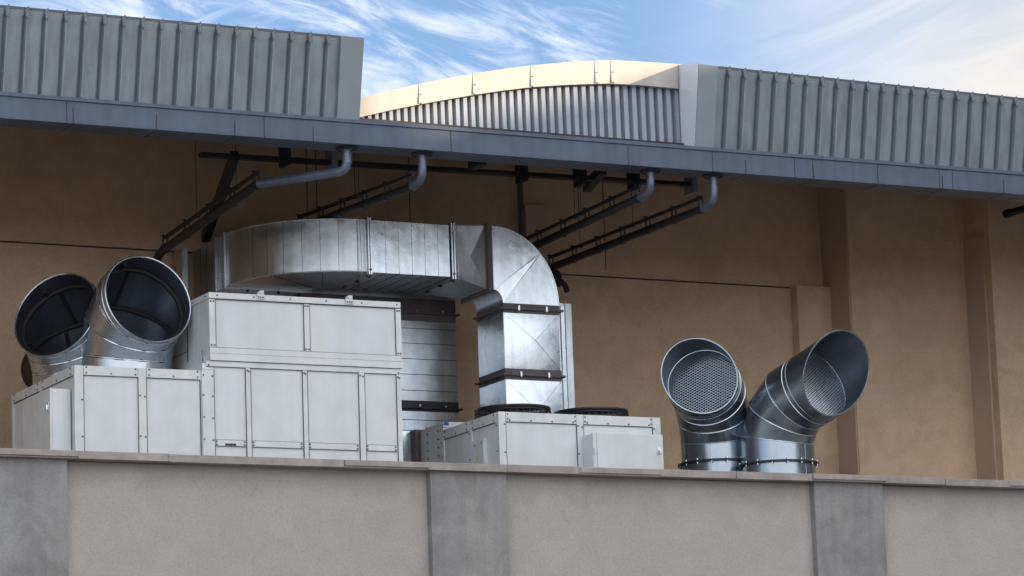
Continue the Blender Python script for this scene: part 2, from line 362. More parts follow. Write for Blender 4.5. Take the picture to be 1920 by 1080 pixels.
# fascia (box gutter)
YF = 38.4
zft = at(960, 249.2, YF).z; zfb = at(960, 293.3, YF).z
w = MB(); w.box(-2, 46, YF, YF+.42, zfb, zft)
w.box(-2, 46, YF-.018, YF+.02, zft-.035, zft+.012)
fa = w.build('eave_fascia', FASC, bld, bevel=.004)
def xF(px, y0=250): return at(px, y0+.0779*(px-960), YF).x
for px in (125, 495, 845, 1177, 1335, 1489, 1523, 1645, 1760, 1785):
    x = xF(px); w = MB(); w.box(x-.005, x+.004, YF-.004, YF+.01, zfb+.002, zft-.04); w.build('fascia_joint', SEAM, fa)
for px in (138, 294, 441, 588, 1399, 1526, 1647, 1768, 1883):
    x = xF(px, 285); w = MB(); w.box(x, x+.085, YF-.006, YF+.01, zfb+.002, zfb+.16); w.box(x-.008, x-.001, YF-.008, YF+.01, zfb+.002, zfb+.19, 1)
    w.box(x-.008, x+.003, YF+.01, YF+.41, zfb-.004, zfb+.01, 1); w.build('splice_plate', [FASC, SEAM], fa)

# roof cladding bands, leaning outwards
def band(name, x0, x1, zt0, zt1, xr0, pitch, nrib, trimx0, trimx1, lab, tb=-.4):
    yb, yt = YF+.26, YF+.03; zb = zft-.02
    def P(x, t, off=0):      # t: 0 bottom .. 1 top ; off: outwards
        zt = lerp(zt0, zt1, (x-x0)/(x1-x0)); n = V((0, -1, -.19)).normalized()
        return V((x, lerp(yb, yt, t), lerp(zb, zt, t)))+n*off
    w = MB()
    w.add([P(x0, 0), P(x1, 0), P(x1, 1), P(x0, 1), P(x0, 0)+V((0, .5, 0)), P(x1, 0)+V((0, .5, 0)), P(x1, 1)+V((0, .5, -.06)), P(x0, 1)+V((0, .5, -.06))],
          [(0, 1, 2, 3), (3, 2, 6, 7), (0, 3, 7, 4), (1, 5, 6, 2), (4, 7, 6, 5), (0, 4, 5, 1)])
    xs = [xr0+i*pitch for i in range(nrib)]
    for x in xs:
        for (a_, b_, o0, o1) in ((-.016, -.008, 0, .07), (-.008, .012, .07, .07), (.012, .018, .07, 0)):
            w.add([P(x+a_, 0, o0), P(x+b_, 0, o1), P(x+b_, .955, o1), P(x+a_, .955, o0)], [(0, 1, 2, 3)])
        w.add([P(x-.040, 0, .014), P(x-.016, 0, .014), P(x-.016, .93, .014), P(x-.040, .93, .014)], [(0, 1, 2, 3)], 1)  # dark strip left of each rib, its shadow painted as colour
        w.add([P(x-.016, .955, 0), P(x-.008, .955, .07), P(x+.012, .955, .07), P(x+.018, .955, 0)], [(0, 1, 2, 3)])
    o = w.build('roof_cladding', [CLAD, CAPM], bld, fix=False); tag(o, lab)
    for x in xs:             # folded end cap over every rib
        c = MB(); t0 = .90
        c.add([P(x-.022, t0+.01, 0), P(x-.022, t0, .085), P(x+.024, t0, .085), P(x+.024, t0+.01, 0), P(x-.022, .985, .03), P(x+.030, 1.035, .012), P(x+.030, .99, -.02), P(x-.022, .985, -.02)],
              [(0, 1, 2, 3), (1, 4, 5, 2), (0, 7, 4, 1), (3, 2, 5, 6), (7, 6, 5, 4), (0, 3, 6, 7)])
        c.build('rib_cap', CAPM, o)
    t = MB(); t.add([P(trimx0, 0, .07), P(trimx1, 0, .07), P(trimx1, 1.01, .07), P(trimx0, 1.01, .07), P(trimx0, 0, tb), P(trimx1, 0, tb), P(trimx1, 1.0, tb), P(trimx0, 1.0, tb)],
                    [(0, 1, 2, 3), (3, 2, 6, 7), (0, 3, 7, 4), (1, 5, 6, 2), (4, 7, 6, 5), (0, 4, 5, 1)])
    t.build('end_trim', TRIM, o, bevel=.005)
    l = MB(); l.add([P(x0, .985, .0), P(x1, .985, .0), P(x1, 1.015, .015), P(x0, 1.015, .015), P(x0, 1.015, -.3), P(x1, 1.015, -.3)], [(0, 1, 2, 3), (3, 2, 5, 4)])
    l.build('top_flashing', TRIM, o, fix=False)
    return o, P
ztL0 = at(11, 13, YF+.05).z; ztL1 = at(612, 68, YF+.05).z
xa = at(11, 13, YF+.05).x; xb = at(612, 68, YF+.05).x; pL = (xb-xa)/17
xe = at(672, 228, YF+.2).x; xt = at(630, 224, YF+.2).x
band('roof_cladding', xa-pL*22-.1, xe, ztL0, ztL1, xa-pL*22, pL, 40, xt, xe+.004, 'left length of ribbed grey blue roof cladding')
xa = at(1363, 127, YF+.05).x; xb = at(1900.6, 183, YF+.05).x; pR = (xb-xa)/19
ztR0 = at(1363, 129, YF+.05).z; ztR1 = at(1900.6, 185, YF+.05).z
xe = at(1301, 277, YF+.2).x; xt = at(1337, 280, YF+.2).x
k = (ztR1-ztR0)/(xb-xa)
_, PRt = band('roof_cladding', xe, xa+pR*45, ztR0-k*(xa-xe), ztR0+k*pR*45, xa, pR, 44, xe-.004, xt, 'right length of ribbed grey blue roof cladding', tb=-.01)

# curved gable between the two lengths of cladding
gb_top = [(600, 206), (640, 195), (676, 184), (730, 170), (785, 157.5), (840, 147), (885, 138.5), (940, 130), (995, 123), (1055, 117.5), (1117, 114), (1147, 113), (1210, 116.5), (1273, 120.5), (1309, 124)]
gb_bot = [(600, 243), (640, 231), (676, 219.5), (730, 207), (787, 195.5), (840, 186), (887, 178), (940, 170), (999, 163), (1060, 159), (1120, 157), (1142, 156.5), (1200, 159.5), (1250, 164), (1284, 167), (1309, 169)]
def interp(L, x):
    for (x0, y0), (x1, y1) in zip(L, L[1:]):
        if x <= x1: return lerp(y0, y1, (x-x0)/(x1-x0))
    return L[-1][1]
zt_ = [(at(x, y, YG-.06).x, at(x, y, YG-.06).z) for x, y in gb_top]
zb_ = [(at(x, y, YG-.06).x, at(x, y, YG-.06).z) for x, y in gb_bot]
gx0, gx1 = zt_[0][0], zt_[-1][0]+.02
w = MB(); N = 60
for i in range(N):
    xa, xb = lerp(gx0, gx1, i/N), lerp(gx0, gx1, (i+1)/N)
    ta, tb, ba, bb = interp(zt_, xa), interp(zt_, xb), interp(zb_, xa), interp(zb_, xb)
    w.add([(xa, YG-.06, ba), (xb, YG-.06, bb), (xb, YG-.075, tb), (xa, YG-.075, ta), (xa, YG+.5, ta-.02), (xb, YG+.5, tb-.02), (xa, YG+.02, ba), (xb, YG+.02, bb)],
          [(0, 1, 2, 3), (3, 2, 5, 4), (6, 7, 1, 0)], 0, True)
gab = w.build('gable_flashing', GBAND, bld, fix=True); tag(gab, 'pale arched flashing along the curved roof edge')
for px in (785, 887, 996, 1117, 1147, 1273):
    p = at(px, 150, YG-.08); x = p.x
    w = MB(); w.box(x-.0025, x+.0025, YG-.0775, YG-.055, interp(zb_, x)+.01, interp(zt_, x)+.012)
    for t in (.05, .5, .95): w.screw((x+.03, YG-.07, lerp(interp(zb_, x), interp(zt_, x), t)), (0, -1, 0), .009, .006)
    w.build('flashing_joint', [TRIM, SCREW], gab)
# ribbed sheet, pitch widening to the right as in the photo
w = MB(); x = gx0
def gpx(xm): # pitch
    t = min(1, max(0, (xm-17.5)/(22.3-17.5))); return lerp(.098, .134, t)
while x < gx1-.02:
    p = gpx(x); prof = [(0, 0), (.48, 0), (.54, .085), (.93, .085), (1.0, 0)]
    for (u0_, o0), (u1_, o1) in zip(prof, prof[1:]):
        xa, xb = x+u0_*p, x+u1_*p
        if xb > gx1: break
        w.add([(xa, YG+o0, zft-.06), (xb, YG+o1, zft-.06), (xb, YG+o1+.01, interp(zb_, xb)+.03), (xa, YG+o0+.01, interp(zb_, xa)+.03)], [(0, 1, 2, 3)])
    x += p
w.build('ribbed_sheet', GABLE, bld, fix=False)
w = MB(); N = 30
for i in range(N):
    xa, xb = lerp(gx0, gx1, i/N), lerp(gx0, gx1, (i+1)/N)
    w.add([(xa, YG+.12, zft-.06), (xb, YG+.12, zft-.06), (xb, YG+.12, interp(zt_, xb)-.02), (xa, YG+.12, interp(zt_, xa)-.02)], [(0, 1, 2, 3)])
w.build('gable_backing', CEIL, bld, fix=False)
# pale return flashing at the right end of the gable
w = MB(); tpz = interp(zt_, xe)
w.add([(xe-.01, YG-.05, zft-.1), (xe-.01, YG-.05, tpz-.01), (xe-.012, PRt(xe, 1.0).y-.075, PRt(xe, 1.0).z+.03), (xe-.012, PRt(xe, 0).y-.075, zft-.1)], [(0, 1, 2, 3)])
w.build('return_flashing', FLASH, bld, fix=False)

# ---------------------------------------------------------------- parapet in front of the terrace
zc = at(780, 866.6, 38).z
par = thing('parapet_wall', 'grey plastered parapet wall with concrete pilasters and metal coping along the terrace', 'wall', (20, 38, 0))
w = MB(); w.box(-2, 46, 38.12, 38.34, 0, zc-.10); w.build('plaster_panel', PLAST, par)
pil = [(at(-180, 940, 38).x, at(127, 940, 38).x), (at(809, 960, 38).x, at(952, 960, 38).x), (at(1530, 980, 38).x, at(1659, 980, 38).x)]
pil.append((pil[2][0]+5.4, pil[2][1]+5.4))
for x0, x1 in pil:
    w = MB(); w.box(x0, x1, 38.0, 38.2, 0, zc-.085); w.build('pilaster', CONC, par, bevel=.008)
jx = [-2]+[at(px, 843.6+.0312*px, 37.95).x for px in (-150, 145, 317, 645, 802, 950, 1086, 1237, 1381, 1522, 1659, 1771, 1890)]+[29.5, 32, 36, 41, 46]
for i, (x0, x1) in enumerate(zip(jx, jx[1:])):
    dz = random.uniform(-.006, .006); dy = random.uniform(-.008, .008)
    w = MB(); w.box(x0+.002, x1-.002, 37.93+dy, 38.42, zc-.095+dz, zc+dz)
    w.box(x0+.002, x1-.002, 37.91+dy, 37.928+dy, zc-.075+dz, zc-.004+dz) if i % 3 == 1 else None
    w.build('coping', COPE, par, bevel=.006)
    if i % 2: continue
    w = MB(); w.box(x1-.012, x1+.012, 37.918, 37.96, zc-.09, zc-.01); w.build('coping_clip', TRIM, par)

# ================================================================ casing helper
N_FRONT = V((0, -1, 0)); N_LEFT = V((-1, 0, 0))
def fr_box(mb, Y, x0, x1, z0, z1, d, mi=0): mb.box(x0, x1, Y-d, Y+.02, z0, z1, mi)
def lf_box(mb, X, y0, y1, z0, z1, d, mi=0): mb.box(X-d, X+.02, y0, y1, z0, z1, mi)
def fxp(px, py, Y): return at(px, py, Y).x
ZB = 6.25
Y0 = 39.3

# ---------------------------------------------------------------- low ventilation unit (left)
c = at(140, 684.5, Y0); LX0, LZ = c.x, c.z
LY1 = 41.7; LX1 = fxp(379, 700, Y0)
low = thing('ventilation_unit', 'low white panelled unit on the left carrying two open duct mouths', 'ventilation unit', (LX0+.8, 40.4, ZB))
w = MB(); w.box(LX0+.01, LX1, Y0+.012, LY1-.01, ZB, LZ-.004); w.build('casing', WHITE, low)
def xl(px): return fxp(px, 760, Y0)
def post_f(parent, px0, px1, z0, z1, Y=Y0, d=.004, scr=(), side='both'):
    x0, x1 = fxp(px0, 780, Y), fxp(px1, 780, Y)
    w = MB(); fr_box(w, Y, x0, x1, z0, z1, d)
    for t in scr:
        z = lerp(z0, z1, t)
        if side in ('both', 'l'): w.screw((x0+.02, Y-d, z), N_FRONT)
        if side in ('both', 'r'): w.screw((x1-.02, Y-d, z-.01), N_FRONT)
    return w.build('post', [WHITE2, SCREW], parent, bevel=.002)
def rail_f(parent, px0, px1, z0, z1, Y=Y0, d=.009, n=3, zz=.25, edge=True):
    x0, x1 = fxp(px0, 780, Y)+.003, fxp(px1, 780, Y)-.003
    w = MB(); fr_box(w, Y, x0, x1, z0, z1, d)
    for i in range(n): w.screw((lerp(x0+.03, x1-.03, i/(n-1)), Y-d, lerp(z0, z1, zz)), N_FRONT)
    if edge:
        for xx in (x0+.03, x1-.03): w.screw((xx, Y-d, lerp(z0, z1, .85)), N_FRONT)
    w.box(x0, x1, Y-.0035, Y+.01, z0-.006, z0, 1)
    return w.build('rail', [WHITE2, SCREW], parent, bevel=.002)
def gap_f(parent, px, z0, z1, Y=Y0, d=.0035, wd=.0045):
    x = fxp(px, 780, Y); w = MB(); w.box(x-wd/2, x+wd/2, Y-d-.004, Y+.01, z0, z1); return w.build('panel_joint', SEAM, parent)
post_f(low, 140.3, 157, ZB, LZ, scr=(.38, .62, .82), side='r')
post_f(low, 260, 275, ZB, LZ-.003, scr=(.42, .63, .85, ), side='both')
rail_f(low, 157.5, 259.5, LZ-.115, LZ-.002); rail_f(low, 275.5, 376, LZ-.115, LZ-.002)
for px in (157.3, 259.8, 275.4, 376.3): gap_f(low, px, ZB, LZ-.12)
# left flank
for y0, y1 in ((Y0-.003, Y0+.06), (LY1-.07, LY1), (40.52, 40.6)):
    w = MB(); lf_box(w, LX0, y0, y1, ZB, LZ-.001, .005); w.build('post', WHITE2, low, bevel=.002)
for y0, y1 in ((Y0+.07, 40.51), (40.61, LY1-.08)):
    w = MB(); lf_box(w, LX0, y0, y1, LZ-.115, LZ-.002, .009)
    for t in (.05, .5, .95): w.screw((LX0-.009, lerp(y0, y1, t), LZ-.09), N_LEFT)
    for t in (.05, .95): w.screw((LX0-.009, lerp(y0, y1, t), LZ-.02), N_LEFT)
    lf_box(w, LX0, y0, y1, LZ-.122, LZ-.116, .0035, 1)
    w.build('rail', [WHITE2, SCREW], low, bevel=.002)
# side control cabinet
cx0 = LX0-.27; cy0 = Y0+.14; cy1 = cy0+1.0
cz = at(120, 729, cy0).z
cab = MB(); cab.box(cx0+.03, LX0-.006, cy0, cy1, ZB+.1, cz)
cab = cab.build('control_cabinet', WHITE, low, bevel=.006)
w = MB(); w.box(cx0, cx0+.028, cy0-.006, cy1+.01, ZB+.09, cz+.006); dr = w.build('door', WHITE2, cab, bevel=.006)
w = MB(); hz = atX(91, 762, cx0).z; hy = atX(91, 762, cx0).y
w.box(cx0-.012, cx0, hy-.02, hy+.02, hz-.06, hz+.06); w.box(cx0-.035, cx0-.012, hy-.012, hy+.012, hz-.045, hz+.02); w.build('handle', GALVB, dr, bevel=.004)

# ---------------------------------------------------------------- air handling unit
c1 = at(396, 676, Y0); AX0 = LX1+.002; AZ1 = c1.z
AX1 = fxp(753, 730, Y0)
U0 = fxp(393, 610, Y0); U1 = fxp(751.5, 630, Y0); AZ2 = at(393, 548, Y0).z
ahu = thing('air_handling_unit', 'tall two-tier white air handling unit with bolted panels in the middle of the terrace', 'ventilation unit', ((AX0+AX1)/2, 40.4, ZB))
w = MB(); w.box(AX0+.004, AX1-.004, Y0+.012, 41.05, ZB, AZ1-.03); lc = w.build('lower_casing', WHITE, ahu)
post_f(lc, 379.5, 402, ZB, AZ1-.115, d=.006, scr=(.3, .62, .74, .86, .97))
w = MB(); fr_box(w, Y0, fxp(379.5, 700, Y0), fxp(402, 700, Y0), AZ1-.112, AZ1-.085, .006); w.build('post_cap', WHITE2, lc)
for a_, b_ in ((462, 471), (569, 577.5), (674, 685), (745, 753.5)): post_f(lc, a_, b_, ZB, AZ1-.072, d=.004, scr=(.985,))
rail_f(lc, 388, 753.5, AZ1-.07, AZ1-.004, n=2, edge=False, d=.003)
zr = at(500, 833, Y0).z
for a_, b_ in ((403, 461.5), (471.5, 568.5), (578, 673.5), (685.5, 744.5)):
    w = MB(); x0, x1 = fxp(a_, 833, Y0)+.003, fxp(b_, 833, Y0)-.003
    fr_box(w, Y0, x0, x1, zr-.035, zr+.035, .004)
    for xx in (x0+.02, x1-.02):
        w.screw((xx, Y0-.004, zr+.018), N_FRONT); w.screw((xx, Y0-.004, zr-.02), N_FRONT)
    w.box(x0, x1, Y0-.0035, Y0+.01, zr+.035, zr+.041, 1); w.box(x0, x1, Y0-.0035, Y0+.01, zr-.041, zr-.035, 1)
    w.build('rail', [WHITE2, SCREW], lc)
for px in (402.5, 461.8, 471.2, 568.8, 577.8, 673.8, 685.2, 744.8): gap_f(lc, px, ZB, AZ1-.075)
x = fxp(432, 832, Y0); w = MB(); w.box(x-.07, x+.07, Y0-.014, Y0, zr-.03, zr-.008); w.build('grip_slot', STEELD, lc)
# upper tier
w = MB(); w.box(U0+.006, U1-.004, Y0+.012, 41.25, AZ1+.09, AZ2-.05); uc = w.build('upper_casing', WHITE, ahu)
w = MB(); w.box(U0-.006, U1+.012, Y0-.022, 41.26, AZ1+.002, AZ1+.088); w.build('base_frame', WHITE2, uc, bevel=.004)
w = MB(); w.box(U0-.01, U1+.002, Y0-.018, 41.27, AZ2-.075, AZ2)
for i in range(6): w.screw((lerp(U0+.1, U1-.05, i/5), Y0-.018, AZ2-.035), N_FRONT)
for i in range(5): w.screw((U0-.01, lerp(Y0+.1, 41.2, i/4), AZ2-.035), N_LEFT)
w.build('top_frame', [WHITE2, SCREW], uc, bevel=.004)
w = MB(); w.box(U0, U1, Y0-.006, Y0+.02, AZ2-.082, AZ2-.076); w.build('panel_joint', SEAM, uc)
for a_, b_ in ((393, 404), (570, 580.5), (742, 752)):
    x0, x1 = fxp(a_, 615, Y0), fxp(b_, 615, Y0)
    w = MB(); fr_box(w, Y0, x0, x1, AZ1+.17, AZ2-.084, .004)
    for z in (AZ1+.195, AZ2-.11):
        w.screw((x0+.02, Y0-.004, z), N_FRONT); w.screw((x1-.02, Y0-.004, z), N_FRONT)
    w.build('post', [WHITE2, SCREW], uc)
for px in (404.5, 570, 580.8, 741.5):
    x = fxp(px, 615, Y0); w = MB(); w.box(x-.0025, x+.0025, Y0-.007, Y0+.01, AZ1+.17, AZ2-.084); w.build('panel_joint', SEAM, uc)
w = MB(); fr_box(w, Y0, U0, U1, AZ1+.092, AZ1+.165, .005); w.box(U0, U1, Y0-.004, Y0+.01, AZ1+.166, AZ1+.17, 1); w.box(U0, U1, Y0-.018, Y0+.01, AZ1+.0885, AZ1+.0915, 1); w.build('rail', [WHITE2, SEAM], uc)
# flank: seams and rail
w = MB(); lf_box(w, U0, Y0-.003, Y0+.05, AZ1+.17, AZ2-.09, .004); lf_box(w, U0, 40.05, 40.058, AZ1+.1, AZ2-.09, .006, 1)
lf_box(w, U0, 40.06, 41.2, AZ1+.235, AZ1+.24, .006, 1); w.build('post', [WHITE2, SEAM], uc)
p = atX(380, 666, U0-.02)
w = MB(); w.bar((U0-.03, p.y, p.z+.06), (U0-.05, p.y-.06, p.z+.0), .012, .012); w.bar((U0-.03, p.y, p.z+.06), (U0-.01, p.y, p.z-.06), .012, .012)
w.box(U0-.02, U0, p.y-.02, p.y+.02, p.z-.1, p.z-.03); w.build('latch', GALV, uc)
for px in (487, 653):
    x = fxp(px, 553, Y0); w = MB(); w.box(x-.05, x+.05, Y0-.034, Y0-.019, AZ2-.06, AZ2+.005)
    w.box(x-.012, x+.045, Y0-.034, Y0+.06, AZ2+.006, AZ2+.05); w.bar((x-.06, Y0-.03, AZ2-.01), (x+.0, Y0-.03, AZ2+.045), .012, .012)
    for q in (-.03, .0, .03): w.screw((x+q, Y0-.034, AZ2-.035), N_FRONT)
    w.build('lifting_lug', [WHITE2, SCREW], uc, bevel=.003)

# ---------------------------------------------------------------- condenser unit
c = at(935, 771.5, Y0); KX0, KZ = c.x, c.z
KX1 = fxp(1239, 785, Y0); KY1 = 41.02
con = thing('condenser_unit', 'white condenser unit with two black roof fans and a small door cabinet on its front', 'condenser', ((KX0+KX1)/2, 40.1, ZB))
w = MB(); w.box(KX0+.01, KX1-.006, Y0+.012, KY1-.01, ZB, KZ-.004); w.build('casing', WHITE, con)
def xk(px): return fxp(px, 830, Y0)
for a_, b_, sd_ in ((936, 949, 'r'), (1082.5, 1094.5, 'both'), (1225, 1239.5, 'l')):
    x0, x1 = xk(a_), xk(b_)
    w = MB(); fr_box(w, Y0, x0, x1, ZB, KZ, .005)
    for z in (KZ-.16, KZ-.52):
        if sd_ != 'l': w.screw((x1-.018, Y0-.005, z), N_FRONT)
        if sd_ != 'r': w.screw((x0+.018, Y0-.005, z+.01), N_FRONT)
    w.build('post', [WHITE2, SCREW], con, bevel=.002)
for a_, b_ in ((949.5, 1082), (1095, 1224.5)):
    x0, x1 = xk(a_)+.002, xk(b_)-.002
    w = MB(); fr_box(w, Y0, x0, x1, KZ-.125, KZ-.002, .009)
    for i in range(4): w.screw((lerp(x0+.05, x1-.05, i/3), Y0-.009, KZ-.105), N_FRONT)
    for xx in (x0+.02, x1-.02): w.screw((xx, Y0-.009, KZ-.03), N_FRONT); w.screw((xx, Y0-.009, KZ-.09), N_FRONT)
    w.box(x0, x1, Y0-.0035, Y0+.01, KZ-.132, KZ-.126, 1)
    w.build('rail', [WHITE2, SCREW], con, bevel=.002)
for px in (949.2, 1082.2, 1094.8, 1224.8): x = xk(px); w = MB(); w.box(x-.002, x+.002, Y0-.0075, Y0+.01, ZB, KZ-.132); w.build('panel_joint', SEAM, con)
for y0, y1 in ((Y0-.003, Y0+.08), (40.1, 40.18), (KY1-.07, KY1)):
    w = MB(); lf_box(w, KX0, y0, y1, ZB, KZ-.001, .005)
    for z in (KZ-.17, KZ-.5): w.screw((KX0-.005, y1-.02, z), N_LEFT)
    w.build('post', [WHITE2, SCREW], con, bevel=.002)
for y0, y1 in ((Y0+.09, 40.09), (40.19, KY1-.08)):
    w = MB(); lf_box(w, KX0, y0, y1, KZ-.125, KZ-.002, .009)
    for t in (.05, .5, .95): w.screw((KX0-.009, lerp(y0, y1, t), KZ-.10), N_LEFT)
    for t in (.05, .95): w.screw((KX0-.009, lerp(y0, y1, t), KZ-.03), N_LEFT)
    lf_box(w, KX0, y0, y1, KZ-.132, KZ-.126, .0035, 1)
    w.build('rail', [WHITE2, SCREW], con, bevel=.002)
p = atX(885, 832, KX0)
w = MB(); lf_box(w, KX0, Y0+.42, 40.09, ZB, p.z+.02, .012); lf_box(w, KX0, Y0+.40, Y0+.44, ZB, atX(906, 827, KX0).z, .04)
w.screw((KX0-.012, 40.0, p.z-.04), N_LEFT); w.screw((KX0-.012, 39.8, p.z-.03), N_LEFT); w.build('side_panel', [WHITE2, SCREW], con)
q = atX(896, 860, KX0-.013); s_ = .036
w = MB(); T = [(0, s_*1.15), (-s_, -s_*.7), (s_, -s_*.7)]
w.add([(KX0-.014, q.y+a_, q.z+b_) for a_, b_ in T]+[(KX0-.011, q.y+a_, q.z+b_) for a_, b_ in T], [(0, 1, 2), (3, 5, 4), (0, 3, 4, 1), (1, 4, 5, 2), (2, 5, 3, 0)])
B = [(.004, .025), (-.008, .0), (.0, .0), (-.004, -.018), (.009, .006), (.002, .006)]
w.add([(KX0-.0165, q.y+a_, q.z+b_) for a_, b_ in B], [(0, 1, 2, 3, 4, 5)], 1); w.build('warning_sign', [YELLOW, BLACK], con, fix=False)
# front cabinet
cy = 38.97; k0 = at(1119, 811, cy); k1 = at(1242.5, 816, cy)
cabo = MB(); cabo.box(k0.x-.045, k1.x-.01, cy+.03, Y0-.006, ZB+.6, k0.z-.003); cabo = cabo.build('control_cabinet', WHITE, con, bevel=.005)
w = MB(); w.box(k0.x, k1.x, cy, cy+.026, ZB+.6, k0.z); dr = w.build('door', WHITE, cabo, bevel=.006)
w = MB(); w.box(k0.x-.055, k0.x-.002, cy+.01, cy+.028, ZB+.6, k0.z+.002); w.build('door_frame', WHITE2, cabo, bevel=.003)
p = at(1236, 845, cy-.01); w = MB(); w.box(p.x-.016, p.x+.02, cy-.012, cy, p.z-.045, p.z+.045); w.tube([(p.x, cy-.012, p.z), (p.x, cy-.04, p.z)], .018, 10); w.box(p.x-.01, p.x+.012, cy-.055, cy-.03, p.z-.04, p.z+.015); w.build('handle', GALVB, dr, bevel=.003)
p = at(1117, 845, cy-.01); w = MB(); w.tube([(p.x-.008, cy-.006, p.z-.04), (p.x-.008, cy-.006, p.z+.04)], .012, 8); w.build('hinge', GALVB, dr)
# fans
def fan(px, r):
    yc = 40.14; p = at(px, 772, yc); cx = p.x
    root = MB()
    rings = [(r, .0, .012), (r*.995, .04, .010), (r*.99, .085, .010), (r*.96, .115, .022)]
    for rr, h, t in rings: root.tube([(cx+rr*cos(k*pi/24), yc+rr*sin(k*pi/24), KZ+.016+h*1.25) for k in range(48)], t, 6, closed=True)
    for i in range(1, 9):
        rr = r*.95*(1-i/9.5); root.tube([(cx+rr*cos(k*pi/20), yc+rr*sin(k*pi/20), KZ+.145+.03*(i/9)) for k in range(40)], .0045, 5, closed=True)
    for k in range(36):
        a_ = 2*pi*k/36; d = V((cos(a_), sin(a_), 0)); c0 = V((cx, yc, KZ))
        root.tube([c0+d*r+V((0, 0, .01)), c0+d*r*.985+V((0, 0, .11)), c0+d*r*.94+V((0, 0, .145)), c0+d*r*.12+V((0, 0, .18))], .0045, 4)
    root.box(cx-r*.16, cx+r*.16, yc-r*.16, yc+r*.16, KZ+.0, KZ+.2)
    g = root.build('fan_guard', BLACK, con)
    b_ = MB()
    for k in range(5):
        a_ = 2*pi*k/5+.3; a2 = a_+.75
        b_.add([(cx+.12*cos(a_), yc+.12*sin(a_), KZ+.03), (cx+r*.9*cos(a_), yc+r*.9*sin(a_), KZ+.02), (cx+r*.9*cos(a2), yc+r*.9*sin(a2), KZ+.10), (cx+.12*cos(a2), yc+.12*sin(a2), KZ+.08)], [(0, 1, 2, 3)])
    b_.build('fan_blades', STEELD, con, fix=False)
    s = MB(); s.box(cx-r*1.02, cx+r*1.02, yc-r*1.02, yc+r*1.02, KZ-.003, KZ+.012); s.build('fan_plate', WHITE2, con)
fan(961, .50); fan(1107, .50)

# ---------------------------------------------------------------- small unit behind the condenser
p = at(826, 793, 41.2); sx0, sz = p.x, p.z
fil = thing('filter_box', 'small white box with dark blue label squeezed behind the left end of the condenser unit', 'ventilation unit', (sx0+.3, 41.4, ZB))
w = MB(); w.box(sx0, sx0+.62, 41.12, 41.7, ZB, sz); w.build('casing', WHITE, fil, bevel=.004)
w = MB(); w.box(sx0-.005, sx0+.6, 41.105, 41.13, sz-.07, sz+.004); lf_box(w, sx0, 41.11, 41.16, ZB, sz-.08, .008)
for i in range(5): w.screw((sx0-.008, 41.27, sz-.1-i*.11), N_LEFT); w.screw((sx0-.008, 41.6, sz-.1-i*.11), N_LEFT)
w.build('rail', [WHITE2, SCREW], fil)
w = MB(); w.box(sx0+.002, sx0+.07, 41.1, 41.106, sz-.045, sz+.002); w.build('label_plate', BLUE, fil)
p2 = at(795, 808, 41.75)
w = MB(); w.box(p2.x, sx0+.1, 41.72, 41.86, ZB, p2.z)
for i in range(4): w.screw((p2.x+.03, 41.72, p2.z-.05-i*.16), N_FRONT); w.screw((p2.x+.09, 41.72, p2.z-.05-i*.16), N_FRONT)
w.build('flange', [WHITE2, SCREW], fil, bevel=.004)
p3 = at(775, 806, 41.95)
w = MB(); w.box(p3.x, p2.x+.1, 41.9, 42.1, ZB, p3.z+.0); w.tube([(p3.x+.07, 41.89, ZB), (p3.x+.07, 41.89, p3.z-.03)], .022, 8); w.build('flexible_collar', COLLAR, fil, bevel=.01)
p4 = at(752, 808, 42.05); p5 = at(776, 808, 42.05)
w = MB(); w.brk([(p4.x-.6, 42.05, ZB), (p5.x-.02, 42.05, ZB), (p5.x-.02, 42.05, p4.z), (p4.x-.6, 42.05, p4.z)], .05); w.box(p4.x-.6, p5.x-.02, 42.06, 42.5, ZB, p4.z-.002); w.build('duct_section', GALVB, fil, fix=False)

# ---------------------------------------------------------------- galvanised duct run
YD = 41.3
dT = at(690, 412.5, YD).z; dB = at(690, 510, YD).z
XR = at(689, 460, YD).x; R1 = 1.43; W1 = 1.20; r1 = R1-W1; CY = YD+R1
YE = 41.1
duct = thing('galvanised_duct', 'big rectangular galvanised duct curving out of the wall and turning down behind the condenser', 'air duct', (XR+1, 41.7, dB))
# straight length into the wall
xL = XR-R1
w = MB(); w.box(xL, xL+W1, CY+.06, 44.05, dB, dT); w.build('wall_section', GALV, duct)
for y in [CY+.3+i*.22 for i in range(4)]:
    w = MB(); w.box(xL-.003, xL+.01, y, y+.006, dB+.005, dT-.005); w.build('seam', SEAM, duct)
# curved length
w = MB(); N = 28
pts_o = [(XR-R1*sin(t), CY-R1*cos(t)) for t in [i*pi/2/N for i in range(N+1)]]
pts_i = [(XR-r1*sin(t), CY-r1*cos(t)) for t in [i*pi/2/N for i in range(N+1)]]
for i in range(N):
    (ax, ay), (bx, by) = pts_o[i], pts_o[i+1]; (cx_, cy_), (dx, dy) = pts_i[i], pts_i[i+1]
    w.add([(ax, ay, dB), (bx, by, dB), (bx, by, dT), (ax, ay, dT)], [(0, 1, 2, 3)], 0, True)
    w.add([(cx_, cy_, dB), (dx, dy, dB), (dx, dy, dT), (cx_, cy_, dT)], [(3, 2, 1, 0)], 0, True)
    w.add([(ax, ay, dT), (bx, by, dT), (dx, dy, dT), (cx_, cy_, dT)], [(0, 1, 2, 3)], 0)
    w.add([(ax, ay, dB), (bx, by, dB), (dx, dy, dB+.0), (cx_, cy_, dB)], [(3, 2, 1, 0)], 0)
cv = w.build('curved_section', GALV, duct, sharp=40)
